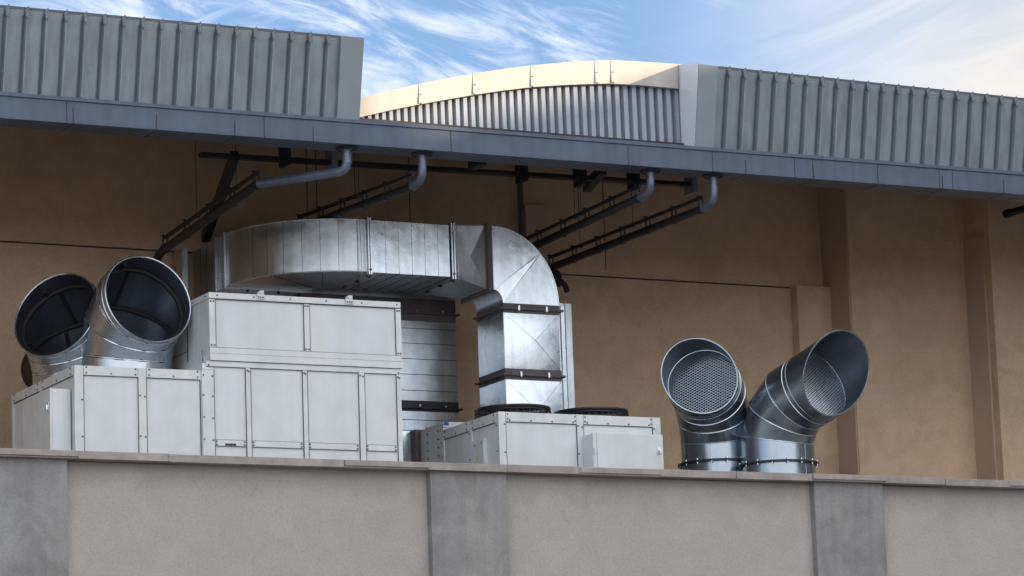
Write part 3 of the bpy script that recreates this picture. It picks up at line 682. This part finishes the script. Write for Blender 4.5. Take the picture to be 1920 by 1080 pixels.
for k_, t in enumerate([.10, .28, .45, .62, .80, .97, 1.14]):
    x, y = XR-(R1+.002)*sin(t), CY-(R1+.002)*cos(t)
    w = MB(); w.tube([(x, y, dB+.004), (x, y, dT-.004)], .0025, 5, cap=False); w.build('seam', SEAM, cv)
w = MB()
for zz in (dT, dB): w.tube([(XR-(R1+.004)*sin(t), CY-(R1+.004)*cos(t), zz) for t in [i*pi/2/N for i in range(N+1)]], .009, 6)
w.build('folded_edge', GALVB, cv)
w = MB(); w.bar((XR-.55, YD+.25, dB-.003), (XR-.15, YD+1.2, dB-.003), .008, .006); w.bar((XR-1.1, YD+.6, dB-.003), (XR-.3, YD+1.2, dB-.003), .008, .006); w.build('stiffening_crease', SEAM, cv)
def flange_x(x, y0, y1, z0, z1, m=GALVB, t=.028, pr=.035, nm='flange', gap=.018):
    w = MB()
    for s in (-1, 1):
        a_ = x+s*(gap/2+t/2)-t/2; b_ = a_+t
        w.box(a_, b_, y0-pr, y0, z0-pr, z1+pr); w.box(a_, b_, y1, y1+pr, z0-pr, z1+pr); w.box(a_, b_, y0, y1, z0-pr, z0); w.box(a_, b_, y0, y1, z1, z1+pr)
    w.box(x-.006, x+.006, y0-pr*.6, y1+pr*.6, z0-pr*.6, z1+pr*.6, 1)
    for y in (y0+.02, y0+(y1-y0)*.35, y0+(y1-y0)*.7): w.box(x-.03, x+.03, y-.012, y+.012, z0-pr-.03, z0-pr, 1)
    for z in (z0+.03, z1+pr): w.screw((x, y0-pr, z), N_FRONT, .014, .02)
    return w.build(nm, [m, STEELD], duct)
def flange_y(y, x0, x1, z0, z1):
    w = MB(); pr, t = .035, .03
    for s in (0,):
        w.box(x0-pr, x0, y, y+t, z0-pr, z1+pr); w.box(x1, x1+pr, y, y+t, z0-pr, z1+pr); w.box(x0, x1, y, y+t, z0-pr, z0); w.box(x0, x1, y, y+t, z1, z1+pr)
    for x in (x0+.3, x0+.75): w.box(x-.012, x+.012, y-.01, y+t+.01, z0-pr-.03, z0-pr, 1)
    return w.build('flange', [GALVB, STEELD], duct)
flange_y(CY+.01, xL, xL+W1, dB, dT); 
flange_y(CY+.33, xL, xL+W1, dB, dT)
flange_x(XR+.02, YD, YD+W1, dB, dT, gap=.012, t=.02)
# straight length along the facade
xS = at(848, 460, YD).x
w = MB(); w.box(XR+.045, xS-.045, YD, YD+W1, dB, dT); st = w.build('straight_section', GALVB, duct)
for i in range(1, 6):
    x = lerp(XR+.045, xS-.045, i/6+.02)
    w = MB(); w.box(x-.0018, x+.0018, YD-.002, YD+.01, dB+.004, dT-.004); w.box(x-.004, x+.004, YD, YD+W1, dB-.004, dB+.01); w.build('seam', SEAM, st)
flange_x(xS, YD, YD+W1, dB, dT, gap=.016, t=.02)
# transition to the narrower, deeper bend
xT = at(909, 460, YE).x; zET = at(918, 424, YE).z; zEB = at(915, 542, YE).z; WE = .80
Lp = [V((xS+.03, YD, dB)), V((xS+.03, YD, dT)), V((xS+.03, YD+W1, dT)), V((xS+.03, YD+W1, dB))]
Rp = [V((xT, YE, zEB)), V((xT, YE, zET)), V((xT, YE+WE, zET)), V((xT, YE+WE, zEB))]
w = MB()
w.brk([Lp[0], Rp[0], Rp[1], Lp[1]], -.13); w.brk([Lp[1], Rp[1], Rp[2], Lp[2]], 0); w.brk([Lp[2], Rp[2], Rp[3], Lp[3]], 0); w.brk([Lp[3], Rp[3], Rp[0], Lp[0]], .02)
w.build('transition_section', GALV, duct, fix=False)
xC = at(923, 460, YE).x
w = MB(); w.box(xT-.003, xC, YE-.006, YE+WE+.006, zEB-.006, zET+.006); w.box(xT+.02, xT+.045, YE-.05, YE+WE+.05, zEB-.05, zET+.03)
w.build('flexible_collar', COLLAR, duct, bevel=.004)
# downward bend
zV = at(950, 568, YE).z; xv0 = at(943.5, 577, YE).x; xv1 = at(1047, 572, YE).x
ci = V((xC, YE, zV)); rxi, rxo = xv0-xC, xv1-xC; rzi, rzo = zEB-zV, zET-zV
w = MB(); N = 28
def arc(rx, rz, t, y): return V((xC+rx*sin(t), y, zV+rz*cos(t)))
ts = [i*pi/2/N for i in range(N+1)]; tm = radians(47)
def off(t): return .045*(1-abs(t-tm)/(tm if t < tm else pi/2-tm))
for side, yy, sg in ((0, YE, -1), (1, YE+WE, 1)):
    A_ = arc(rxi, rzi, 0, yy); B_ = arc(rxi, rzi, pi/2, yy)
    O = [arc(rxo, rzo, t, yy)+V((0, sg*off(t)*0, 0)) for t in ts]
    im = int(round(tm/(pi/2)*N))
    Mi = [arc(rxi, rzi, t, yy) for t in ts]
    # two flat breaks rise to a ridge from the throat corners to the outer arc
    ridge = arc(lerp(rxi, rxo, .93), lerp(rzi, rzo, .93), tm, yy)+V((0, sg*.055, 0))
    for i in range(im): w.add([A_, O[i], O[i+1]] if i+1 < im else [A_, O[i], O[i+1]], [(0, 1, 2)])
    w.add([A_, O[im], ridge], [(0, 1, 2)])
    for i in range(im, N): w.add([B_, O[i], O[i+1]], [(0, 1, 2)])
    w.add([B_, O[im], ridge], [(0, 1, 2)])
    for i in range(N): w.add([ridge, Mi[i], Mi[i+1]], [(0, 1, 2)])
for i in range(N):
    w.add([arc(rxo, rzo, ts[i], YE), arc(rxo, rzo, ts[i+1], YE), arc(rxo, rzo, ts[i+1], YE+WE), arc(rxo, rzo, ts[i], YE+WE)], [(0, 1, 2, 3)], 0, True)
    w.add([arc(rxi, rzi, ts[i], YE), arc(rxi, rzi, ts[i+1], YE), arc(rxi, rzi, ts[i+1], YE+WE), arc(rxi, rzi, ts[i], YE+WE)], [(0, 1, 2, 3)], 0, True)
be = w.build('bend_section', GALVB, duct, sharp=12)
w = MB(); w.tube([arc(rxo+.004, rzo+.004, t, YE-.002) for t in ts], .008, 6); w.build('folded_edge', GALVB, be)
def collar_z(z0, z1, y0=YE):
    w = MB(); w.box(xv0-.006, xv1+.006, y0-.006, y0+WE+.006, z0, z1); zm = lerp(z0, z1, .42)
    w.box(xv0-.05, xv1+.05, y0-.05, y0+WE+.05, zm-.014, zm+.014)
    for x in (lerp(xv0, xv1, .25), lerp(xv0, xv1, .75)): w.box(x-.014, x+.014, y0-.065, y0-.03, zm-.03, zm+.045, 1)
    return w.build('flange_collar', [COLLAR, GALVB], duct, bevel=.004)
z1 = at(945, 586, YE).z; z2 = at(945, 690, YE).z; z3 = at(945, 711, YE).z
collar_z(z1, zV)
def creases(p, d, parent):
    p = [V(q) for q in p]; n = (p[1]-p[0]).cross(p[3]-p[0]).normalized(); c = (p[0]+p[1]+p[2]+p[3])/4+n*(d+.002)
    for q in p: w_ = MB(); w_.bar(q, c, .005, .004); w_.build('crease', GALV, parent)
w = MB()
def vsec(w, za, zb_):
    w.brk([(xv0, YE, zb_), (xv1, YE, zb_), (xv1, YE, za), (xv0, YE, za)], .10)
    w.brk([(xv0, YE+WE, zb_), (xv0, YE, zb_), (xv0, YE, za), (xv0, YE+WE, za)], .08)
    w.brk([(xv1, YE, zb_), (xv1, YE+WE, zb_), (xv1, YE+WE, za), (xv1, YE, za)], .03)
    w.brk([(xv1, YE+WE, zb_), (xv0, YE+WE, zb_), (xv0, YE+WE, za), (xv1, YE+WE, za)], .03)
vsec(w, z1, z2); vs_ = w.build('vertical_section', GALVB, duct, fix=False)
creases([(xv0, YE, z2), (xv1, YE, z2), (xv1, YE, z1), (xv0, YE, z1)], .10, vs_)
collar_z(z3, z2)
w = MB(); vsec(w, z3, z3-.85); w.box(xv0+.002, xv1-.002, YE+.002, YE+WE-.002, ZB, z3-.85); vs_ = w.build('vertical_section', GALVB, duct, fix=False)
creases([(xv0, YE, z3-.85), (xv1, YE, z3-.85), (xv1, YE, z3), (xv0, YE, z3)], .10, vs_)
e_ = .012
for (xx, yy) in ((xv0, YE), (xv1, YE)):
    for za, zb2 in ((z3-.85, z3), (z2, z1)): w = MB(); w.bar((xx, yy, za), (xx, yy, zb2), e_, e_); w.build('corner_seam', GALV, duct)
# suspension rods of the duct
for px, yy in ((677, YD-.045), (688, YD-.045), (858, YD-.045)):
    x = at(px, 450, yy).x; w = MB(); w.tube([(x, yy, dB-.05), (x-.03, yy, 11.75)], .0045, 5); w.build('suspension_rod', GALV, duct)

# ---------------------------------------------------------------- panelled vertical duct behind
YP = 42.75; px1 = at(856, 690, YP).x; px0 = 18.2
rd = thing('panelled_duct', 'wide vertical galvanised duct with horizontal seams standing right of the air handling unit', 'air duct', (lerp(px0, px1, .5), 43.1, ZB))
zt = at(800, 545, YP).z+.4; zc1 = at(800, 603, YP).z; zc0 = at(800, 588, YP).z; zd1 = at(800, 772, YP).z; zd0 = at(800, 752, YP).z
w = MB(); w.box(px0, px1, YP, YP+.7, ZB, zt); body = w.build('sheet_body', GALV, rd)
w = MB()
for py in (617, 645, 674, 703, 733, 788, 808): z = at(800, py, YP).z; w.box(px0, px1+.004, YP-.005, YP+.01, z-.004, z+.004, 0)
w.build('seams', SEAM, body)
for za, zb2 in ((zc1, zc0+.2), (zd1, zd0)):
    w = MB(); w.box(px0-.004, px1+.01, YP-.008, YP+.71, za, zb2); zm = lerp(za, zb2, .3 if zb2 == zd0 else .35)
    w.box(px0-.03, px1+.06, YP-.05, YP+.74, zm-.012, zm+.014)
    for px in (780, 828): x = at(px, 600, YP).x; w.screw((x, YP-.05, zm+.03), N_FRONT, .016, .01)
    w.build('flange_collar', [COLLAR if za == zc1 else STEELD, GALVB], rd, bevel=.004)

# slim duct right of the down duct
ys = 42.2; a = at(1051, 568, ys); b = at(1074, 640, ys)
sl = thing('slim_duct', 'narrow upright galvanised channel standing just right of the down-turned duct', 'air duct', (a.x, ys, ZB))
w = MB(); w.box(a.x-.05, b.x, ys, ys+.25, ZB, a.z); w.build('channel_body', GALV, sl, bevel=.004)
w = MB(); w.box(a.x-.03, a.x+.03, ys-.05, ys-.002, ZB, a.z-.05); w.box(a.x+.055, a.x+.07, ys-.03, ys-.002, ZB, a.z-.0); w.build('cover_strip', GALVB, sl, bevel=.003)
for t in (.3, .55, .8):
    w = MB(); w.box(b.x-.02, b.x+.015, ys+.05, ys+.1, lerp(ZB, a.z, t), lerp(ZB, a.z, t)+.03); w.build('bracket', STEELD, sl)

# ================================================================ round hoods
def circle_frame(be, al):
    hd = V((sin(al), -cos(al), 0)); u_ = V((0, 0, 1)); ax = hd*sin(be)+u_*cos(be); a_ = u_*sin(be)-hd*cos(be); b_ = ax.cross(a_)
    return ax, a_, b_
def hood(name, label, cat, group, Xb, Yb, z0, Rc, be, al, L, r, zbase, ngore, Lv=0, ph=0, screen=False, seals=False, mt=GALVD, flange_z=None, flip=1):
    be, al, ph = radians(be), radians(al), radians(ph)
    hd = V((sin(al), -cos(al), 0)); P0 = V((Xb, Yb, z0))
    root = thing(name, label, cat, (Xb, Yb, zbase), group)
    # mitred polyline through the gores
    segs = ngore; db = be/segs; q = [V((Xb, Yb, zbase))]
    tangent = Rc*tan(db/2)
    pos = P0.copy(); q.append(P0+V((0, 0, tangent)))
    for i in range(1, segs):
        ang = db*i; d_, _, _ = circle_frame(ang, al); q.append(q[-1]+d_*2*tangent)
    dl, a_l, b_l = circle_frame(be, al); end = q[-1]+dl*(tangent+L); q.append(end)
    NS = 48; rings = []
    for i, p in enumerate(q):
        angi = db*max(0, i-1) if i > 0 else 0
        angi = min(be, db*max(0, i-1)); d_in, a_i, b_i = circle_frame(angi, al)
        if 0 < i < len(q)-1:
            d_out, _, _ = circle_frame(min(be, db*i), al); n_ = (d_in+d_out).normalized()
        else: n_ = d_in
        if i == len(q)-1: d_in, a_i, b_i = circle_frame(be, al); n_ = d_in
        if i == 0: d_in, a_i, b_i = circle_frame(0, al); n_ = d_in
        ring = []
        for k in range(NS):
            t = 2*pi*k/NS; o = a_i*cos(t)*r+b_i*sin(t)*r; tt = -o.dot(n_)/d_in.dot(n_); ring.append(p+o+d_in*tt)
        rings.append(ring)
    if Lv: rings[-1] = [p_+dl*Lv*(1+cos(2*pi*k/NS-ph))/2 for k, p_ in enumerate(rings[-1])]
    th = .012
    def inner(i):
        R_ = rings[i]; c_ = sum(R_, V((0, 0, 0)))/NS
        return [lerp(p_, c_, th/r) for p_ in R_]
    names = ['base_tube']+['elbow_gore']*(segs-1)+['mouth_tube']
    for i in range(len(q)-1):
        w = MB(); A_, B_ = rings[i], rings[i+1]; Ai, Bi = inner(i), inner(i+1)
        w.add(A_+B_, [(k, (k+1) % NS, NS+(k+1) % NS, NS+k) for k in range(NS)], 0, True)
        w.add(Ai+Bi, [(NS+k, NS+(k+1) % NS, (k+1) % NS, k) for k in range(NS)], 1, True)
        if i == len(q)-2: w.add(B_+Bi, [(k, (k+1) % NS, NS+(k+1) % NS, NS+k) for k in range(NS)])
        if i == 0: w.add(A_+Ai, [(NS+k, NS+(k+1) % NS, (k+1) % NS, k) for k in range(NS)])
        if i in (0,) or True:    # longitudinal lap seam
            k = int(NS*.5)+(i*3) % 7; w.tube([A_[k % NS], B_[k % NS]], .005, 5, cap=False)
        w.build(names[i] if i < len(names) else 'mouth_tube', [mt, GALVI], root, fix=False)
    # raised beads at the joints, rolled lip at the mouth
    for i in range(1, len(q)-1):
        c_ = sum(rings[i], V((0, 0, 0)))/NS
        w = MB(); w.tube([lerp(c_, p_, 1.004) for p_ in rings[i]], .0075, 6, closed=True); w.build('joint_bead', mt if mt is BROWN else GALVB, root)
        if seals:
            w = MB(); w.tube([lerp(c_, p_, .955+.008*sin(k*1.7)) for k, p_ in enumerate(rings[i])], .032, 6, closed=True); w.build('sealant_bead', SEAL, root)
    w = MB(); w.tube(rings[-1], .009 if seals else .006, 6, closed=True); w.build('rolled_lip', mt, root)
    if Lv:
        w = MB(); cc = q[-2]+dl*(tangent+.10); w.tube([cc+(a_l*cos(2*pi*k/NS)+b_l*sin(2*pi*k/NS))*(r*1.004) for k in range(NS)], .007, 6, closed=True); w.build('joint_bead', GALVB, root)
        cc = q[-2]+dl*(tangent+.17); w = MB(); w.tube([cc+(a_l*cos(2*pi*k/NS)+b_l*sin(2*pi*k/NS))*(r*1.002) for k in range(NS)], .005, 6, closed=True); w.build('joint_bead', mt, root)
    if not Lv and L+tangent > .1:      # second bead near the mouth
        w = MB(); o_ = [p_-dl*.09 for p_ in rings[-1]]; c_ = sum(o_, V((0, 0, 0)))/NS; w.tube([lerp(c_, p_, 1.005) for p_ in o_], .007, 6, closed=True); w.build('joint_bead', mt, root)
    if seals:                          # sealed lap seam running down the inside of the back
        w = MB()
        for i in range(1, len(q)-1):
            k = (0 if flip > 0 else 3)+(i % 2)*2
            if i+1 < len(q):
                ci_ = sum(rings[i], V((0, 0, 0)))/NS; cj = sum(rings[i+1], V((0, 0, 0)))/NS
                w.tube([lerp(ci_, rings[i][k], .965), lerp(cj, rings[i+1][k], .965) if i < len(q)-2 else lerp(lerp(ci_, rings[i][k], .965), lerp(cj, rings[i+1][k], .965), .45)], .026, 6)
        w.tube([lerp(sum(rings[0], V())/NS, rings[0][2], .965), lerp(sum(rings[1], V())/NS, rings[1][2], .965)], .026, 6)
        w.build('sealant_bead', SEAL, root)
    if flange_z:
        w = MB(); ri, ro = r+.002, r+.055; zf = flange_z
        for rr in (0,):
            vs = []
            for z, rad in ((zf-.012, ri), (zf-.012, ro), (zf+.012, ro), (zf+.012, ri)): vs += [(Xb+rad*cos(2*pi*k/NS), Yb+rad*sin(2*pi*k/NS), z) for k in range(NS)]
            fs = []
            for j in range(4):
                for k in range(NS): fs.append((j*NS+k, j*NS+(k+1) % NS, ((j+1) % 4)*NS+(k+1) % NS, ((j+1) % 4)*NS+k))
            w.add(vs, fs)
        for k in range(16):
            a_ = 2*pi*k/16+.1; w.tube([(Xb+(r+.035)*cos(a_), Yb+(r+.035)*sin(a_), zf-.035), (Xb+(r+.035)*cos(a_), Yb+(r+.035)*sin(a_), zf+.035)], .009, 6, 1)
        w.build('bolted_flange', [STEELD, GALVB], root, fix=False)
    if screen:
        ce = end; w = MB(); g = .033; rr = r-.012
        for dirn in (0, 1):
            ca, sa = cos(radians(32)), sin(radians(32))
            u_ = (b_l*ca+a_l*sa) if dirn == 0 else (b_l*ca-a_l*sa)
            v_ = dl.cross(u_); n_ = int(rr/g)
            for i in range(-n_, n_+1):
                h = i*g
                if abs(h) >= rr: continue
                l = sqrt(rr*rr-h*h); o = dl*(.004 if dirn else -.004)
                w.bar(ce+v_*h-u_*l+o, ce+v_*h+u_*l+o, .0068, .004, 0, dl)
        w.build('mesh_screen', GALVD if flip < 0 else GALVB, root, fix=False)
        rg = MB(); rg.tube([ce+(a_l*cos(2*pi*k/NS)+b_l*sin(2*pi*k/NS))*(r-.018) for k in range(NS)], .010, 6, closed=True); rg.build('screen_ring', mt, root)
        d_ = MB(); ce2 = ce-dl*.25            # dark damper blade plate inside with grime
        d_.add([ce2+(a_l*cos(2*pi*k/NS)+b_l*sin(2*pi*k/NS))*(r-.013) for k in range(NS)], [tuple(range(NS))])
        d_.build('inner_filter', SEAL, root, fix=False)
        for (u2, v2, s2) in ((-.22, .02, .05), (-.18, -.08, .06), (.12, -.05, .035), (-.05, -.2, .03)):
            d2 = MB(); cc = ce-dl*.012+b_l*(-u2*flip)+a_l*v2
            random.seed(int(abs(u2)*100)); d2.add([cc+(b_l*cos(t*pi/5)+a_l*sin(t*pi/5)*1.5)*s2*random.uniform(.45, 1) for t in range(10)], [tuple(range(10))]); d2.build('debris', RUST, root, fix=False)
    return root
GH = None
hood('duct_hood', 'open galvanised elbow facing the viewer, in front of its left-turned neighbour on the low unit', 'duct outlet', 'open elbows on the low unit',
     14.827, 40.45, 8.632, .849, 75.0, 7.0, .013, .584, LZ-.02, 3, seals=True, mt=GALVL)
hood('duct_hood', 'open galvanised elbow turned left, partly hidden behind its neighbour on the low unit', 'duct outlet', 'open elbows on the low unit',
     14.42, 41.0, 8.577, .835, 70.2, -50.3, 0, .583, LZ-.02, 3, seals=True, flip=-1, mt=GALVL)
zfD = at(1458, 864, 38.8).z; zfC = at(1346, 861, 39.5).z
hood('mesh_hood', 'rightmost galvanised elbow with mesh screen and visor, turned to the right', 'duct outlet', 'mesh-fronted elbows right of the condenser',
     23.456, 39.2, 7.721, .743, 70.6, 17.5, .303, .485, ZB, 3, Lv=.644, ph=-28.5, screen=True, flange_z=zfD)
hood('mesh_hood', 'galvanised elbow with round mesh screen facing left beside the condenser unit', 'duct outlet', 'mesh-fronted elbows right of the condenser',
     22.981, 39.95, 7.799, .813, 72.4, -41.5, .229, .485, ZB, 3, Lv=.393, ph=45.3, screen=True, flange_z=zfC, flip=-1)
# dark hood behind the left elbows
p = at(72, 735, 42.3)
hood('dark_hood', 'dark brown rounded hood half hidden behind the left elbow on the far left', 'duct outlet', None, p.x+.28, 42.2, p.z+.0, .34, 80, 185, .25, .33, ZB, 3, mt=BROWN)
p = at(76, 690, 41.5)
pst = MB(); pst.tube([(p.x, 41.5, LZ), (p.x, 41.5, p.z+.1)], .025, 10); pst.tube([(p.x, 41.5, p.z+.02), (p.x, 41.5, p.z+.05)], .032, 10)
tag(pst.build('steel_post', GALVB), 'short bright steel post beside the dark hood at the far left of the low unit', 'post')

# ================================================================ rainwater pipes under the eave
def bend_pts(pts, rad=.12, n=6):
    pts = [V(p) for p in pts]; out = [pts[0]]
    for i in range(1, len(pts)-1):
        a_, b_, c_ = pts[i-1], pts[i], pts[i+1]; d1 = (a_-b_); d2 = (c_-b_)
        rr = min(rad, d1.length*.45, d2.length*.45); p1 = b_+d1.normalized()*rr; p2 = b_+d2.normalized()*rr
        for k in range(n+1):
            t = k/n; out.append(p1*(1-t)**2+b_*2*t*(1-t)+p2*t*t)
    out.append(pts[-1]); return out
YPI = YF+.2
def rain(label, top, knee, start, end_px, end_Y, rail0, r=.052, tail=None, sags=4, rod=(), elbow=None):
    tp = at(*top, YPI); tp.z = zfb-.0
    kn = at(*knee, YPI)
    X_ = tp.x
    root = thing('rainwater_pipe', label, 'pipe', (tp.x, YPI, zfb), 'rainwater pipes under the eave')
    w = MB(); w.tube([(X_+.13*cos(k*pi/12)*1.0, YPI+.13*sin(k*pi/12), zfb-.012) for k in range(24)], .012, 6, closed=True)
    w.tube([(X_, YPI, zfb-.02), (X_, YPI, zfb+.02)], .10, 20); w.build('outlet_flange', STEELD, root)
    if start is None:
        e0 = V((X_, YPI, kn.z)); pts = [V((X_, YPI, zfb)), e0]
        st_ = V((X_, YPI+.3, kn.z-.03))
    else:
        e0 = V((X_, YPI, kn.z)); pts = [V((X_, YPI, zfb)), e0]; st_ = start
    en = atX(end_px[0], end_px[1], st_.x); 
    pts1 = bend_pts(pts+[st_], .13)
    w = MB(); w.tube(pts1, r, 14); 
    w.build('drop_bend', PIPE, root)
    for z in (zfb-.06, zfb-.11, zfb-.19):
        if z > kn.z+.08: w = MB(); w.tube([(X_, YPI, z-.006), (X_, YPI, z+.006)], r*1.14, 14); w.build('socket', PIPE, root)
    for t in ((.35, .62, .9) if start is not None else (.9,)):
        w = MB(); w.tube([lerp(e0, st_, t), lerp(e0, st_, t)+(st_-e0).normalized()*.02], r*1.12, 14); w.build('socket', PIPE, root)
    d = (en-st_).normalized()
    run = [st_, en]
    if tail: run += tail(en)
    w = MB(); w.tube(bend_pts(run, .1), r*1.02, 14); w.build('long_run', STEELD, root)
    # strut rail above, on little hangers
    ofs = V((0, 0, .15)); a_ = st_+ofs-d*.02; b_ = en+ofs-d*.05
    w = MB(); w.bar(a_, b_, .041, .041); w.build('support_rail', STEELD, root)
    L_ = (en-st_).length; n = max(2, int(L_/.72))
    for i in range(n+1):
        c_ = st_+d*(.06+(L_-.12)*i/n)
        w = MB(); w.bar(c_+V((-.03, 0, .04)), c_+V((-.03, 0, .19)), .012, .02); w.bar(c_+V((.03, 0, .04)), c_+V((.03, 0, .19)), .012, .02)
        w.bar(c_+V((-.06, 0, .175)), c_+V((.06, 0, .175)), .03, .012)
        w.tube([c_-d*.012, c_+d*.012], r*1.2, 14); w.build('pipe_clamp', STEELD, root)
    for px, py in rod:
        t = .5
        best = min(((abs(project(st_+d*L_*s/60+ofs)[0]-px), s) for s in range(61)))[1]
        c_ = st_+d*L_*best/60+ofs
        w = MB(); w.tube([c_, (c_.x, c_.y, 12.6)], .0045, 5); w.box(c_.x-.03, c_.x+.03, c_.y-.03, c_.y+.03, c_.z-.03, c_.z-.01); w.build('hanger_rod', STEELD, root)
    return root, en
def project(p):
    d = V(p)-CAM; k = d.dot(fw); return 960+FPX*d.dot(rt)/k, 540-FPX*d.dot(up)/k
# first pipe: sloping sideways before turning back to the wall
A = at(650, 312, YPI); z_ = A.z
s1 = at(484, 345, YPI+1.05)
rain('leftmost blue grey pipe running sideways then back towards the wall above the open elbows', (650, 284), (650, 320), s1, (307, 468), 43, None, r=.058,
     tail=lambda e: [e+V((0, .25, -.05)), e+V((0, .28, -.6))], rod=((443, 300), (370, 400)))
rain('second pipe from the left, dropping behind the top of the curved duct', (791, 292), (791, 336), None, (560, 428), 43, None, rod=((667, 380), (672, 380)))
rain('third pipe from the left, its lower end hidden behind the duct bend', (1219, 322), (1219, 357), None, (965, 478), 43, None, rod=((1078, 380), (1088, 380)))
rain('rightmost pipe, longest of the two reaching down to the duct bend', (1337, 330), (1337, 378), None, (1030, 503), 43, None,
     tail=lambda e: [e+V((-.1, .2, -.03)), e+V((.05, .35, -.4))], rod=((1186, 380), (1086, 440)))
# lagged black pipes turning into the wall behind the bend
lag = thing('lagged_pipes', 'black insulated pipe ends bending down against the wall beside the duct bend', 'pipe', (at(1045, 520, 43.3).x, 43.3, at(1045, 520, 43.3).z))
for pp in ([(1000, 498), (1035, 505), (1052, 518), (1038, 530)], [(1000, 515), (1045, 522), (1060, 535), (1064, 548)], [(1000, 525), (1040, 530), (1050, 534)]):
    w = MB(); w.tube(bend_pts([at(x, y, 43.4) for x, y in pp], .08), .04, 10); w.build('insulated_pipe', BLACK, lag)
# stub pipe at the far right
a = at(1878, 404, Y2-.5); b = at(1960, 380, Y2-.5)
w = MB(); w.tube([(a.x, Y2-.6, a.z), (b.x, Y2-.55, b.z)], .055, 14); w.tube([(a.x, Y2-.6, a.z), lerp(V((a.x, Y2-.6, a.z)), V((b.x, Y2-.55, b.z)), .12)], .065, 14)
tag(w.build('black_pipe', BLACK), 'short black pipe end under the eave at the far right edge', 'pipe')
# conduit run on the rear wall left of the duct
a = at(338, 470, 43.8)
w = MB(); w.box(a.x-.05, a.x+.03, 43.6, 43.95, at(338, 560, 43.8).z, a.z); w.box(a.x-.035, a.x-.02, 43.58, 43.6, at(338, 560, 43.8).z, a.z-.03)
tag(w.build('cable_tray', GALV), 'narrow galvanised upright behind the front open elbow where the duct meets the wall', 'cable tray')
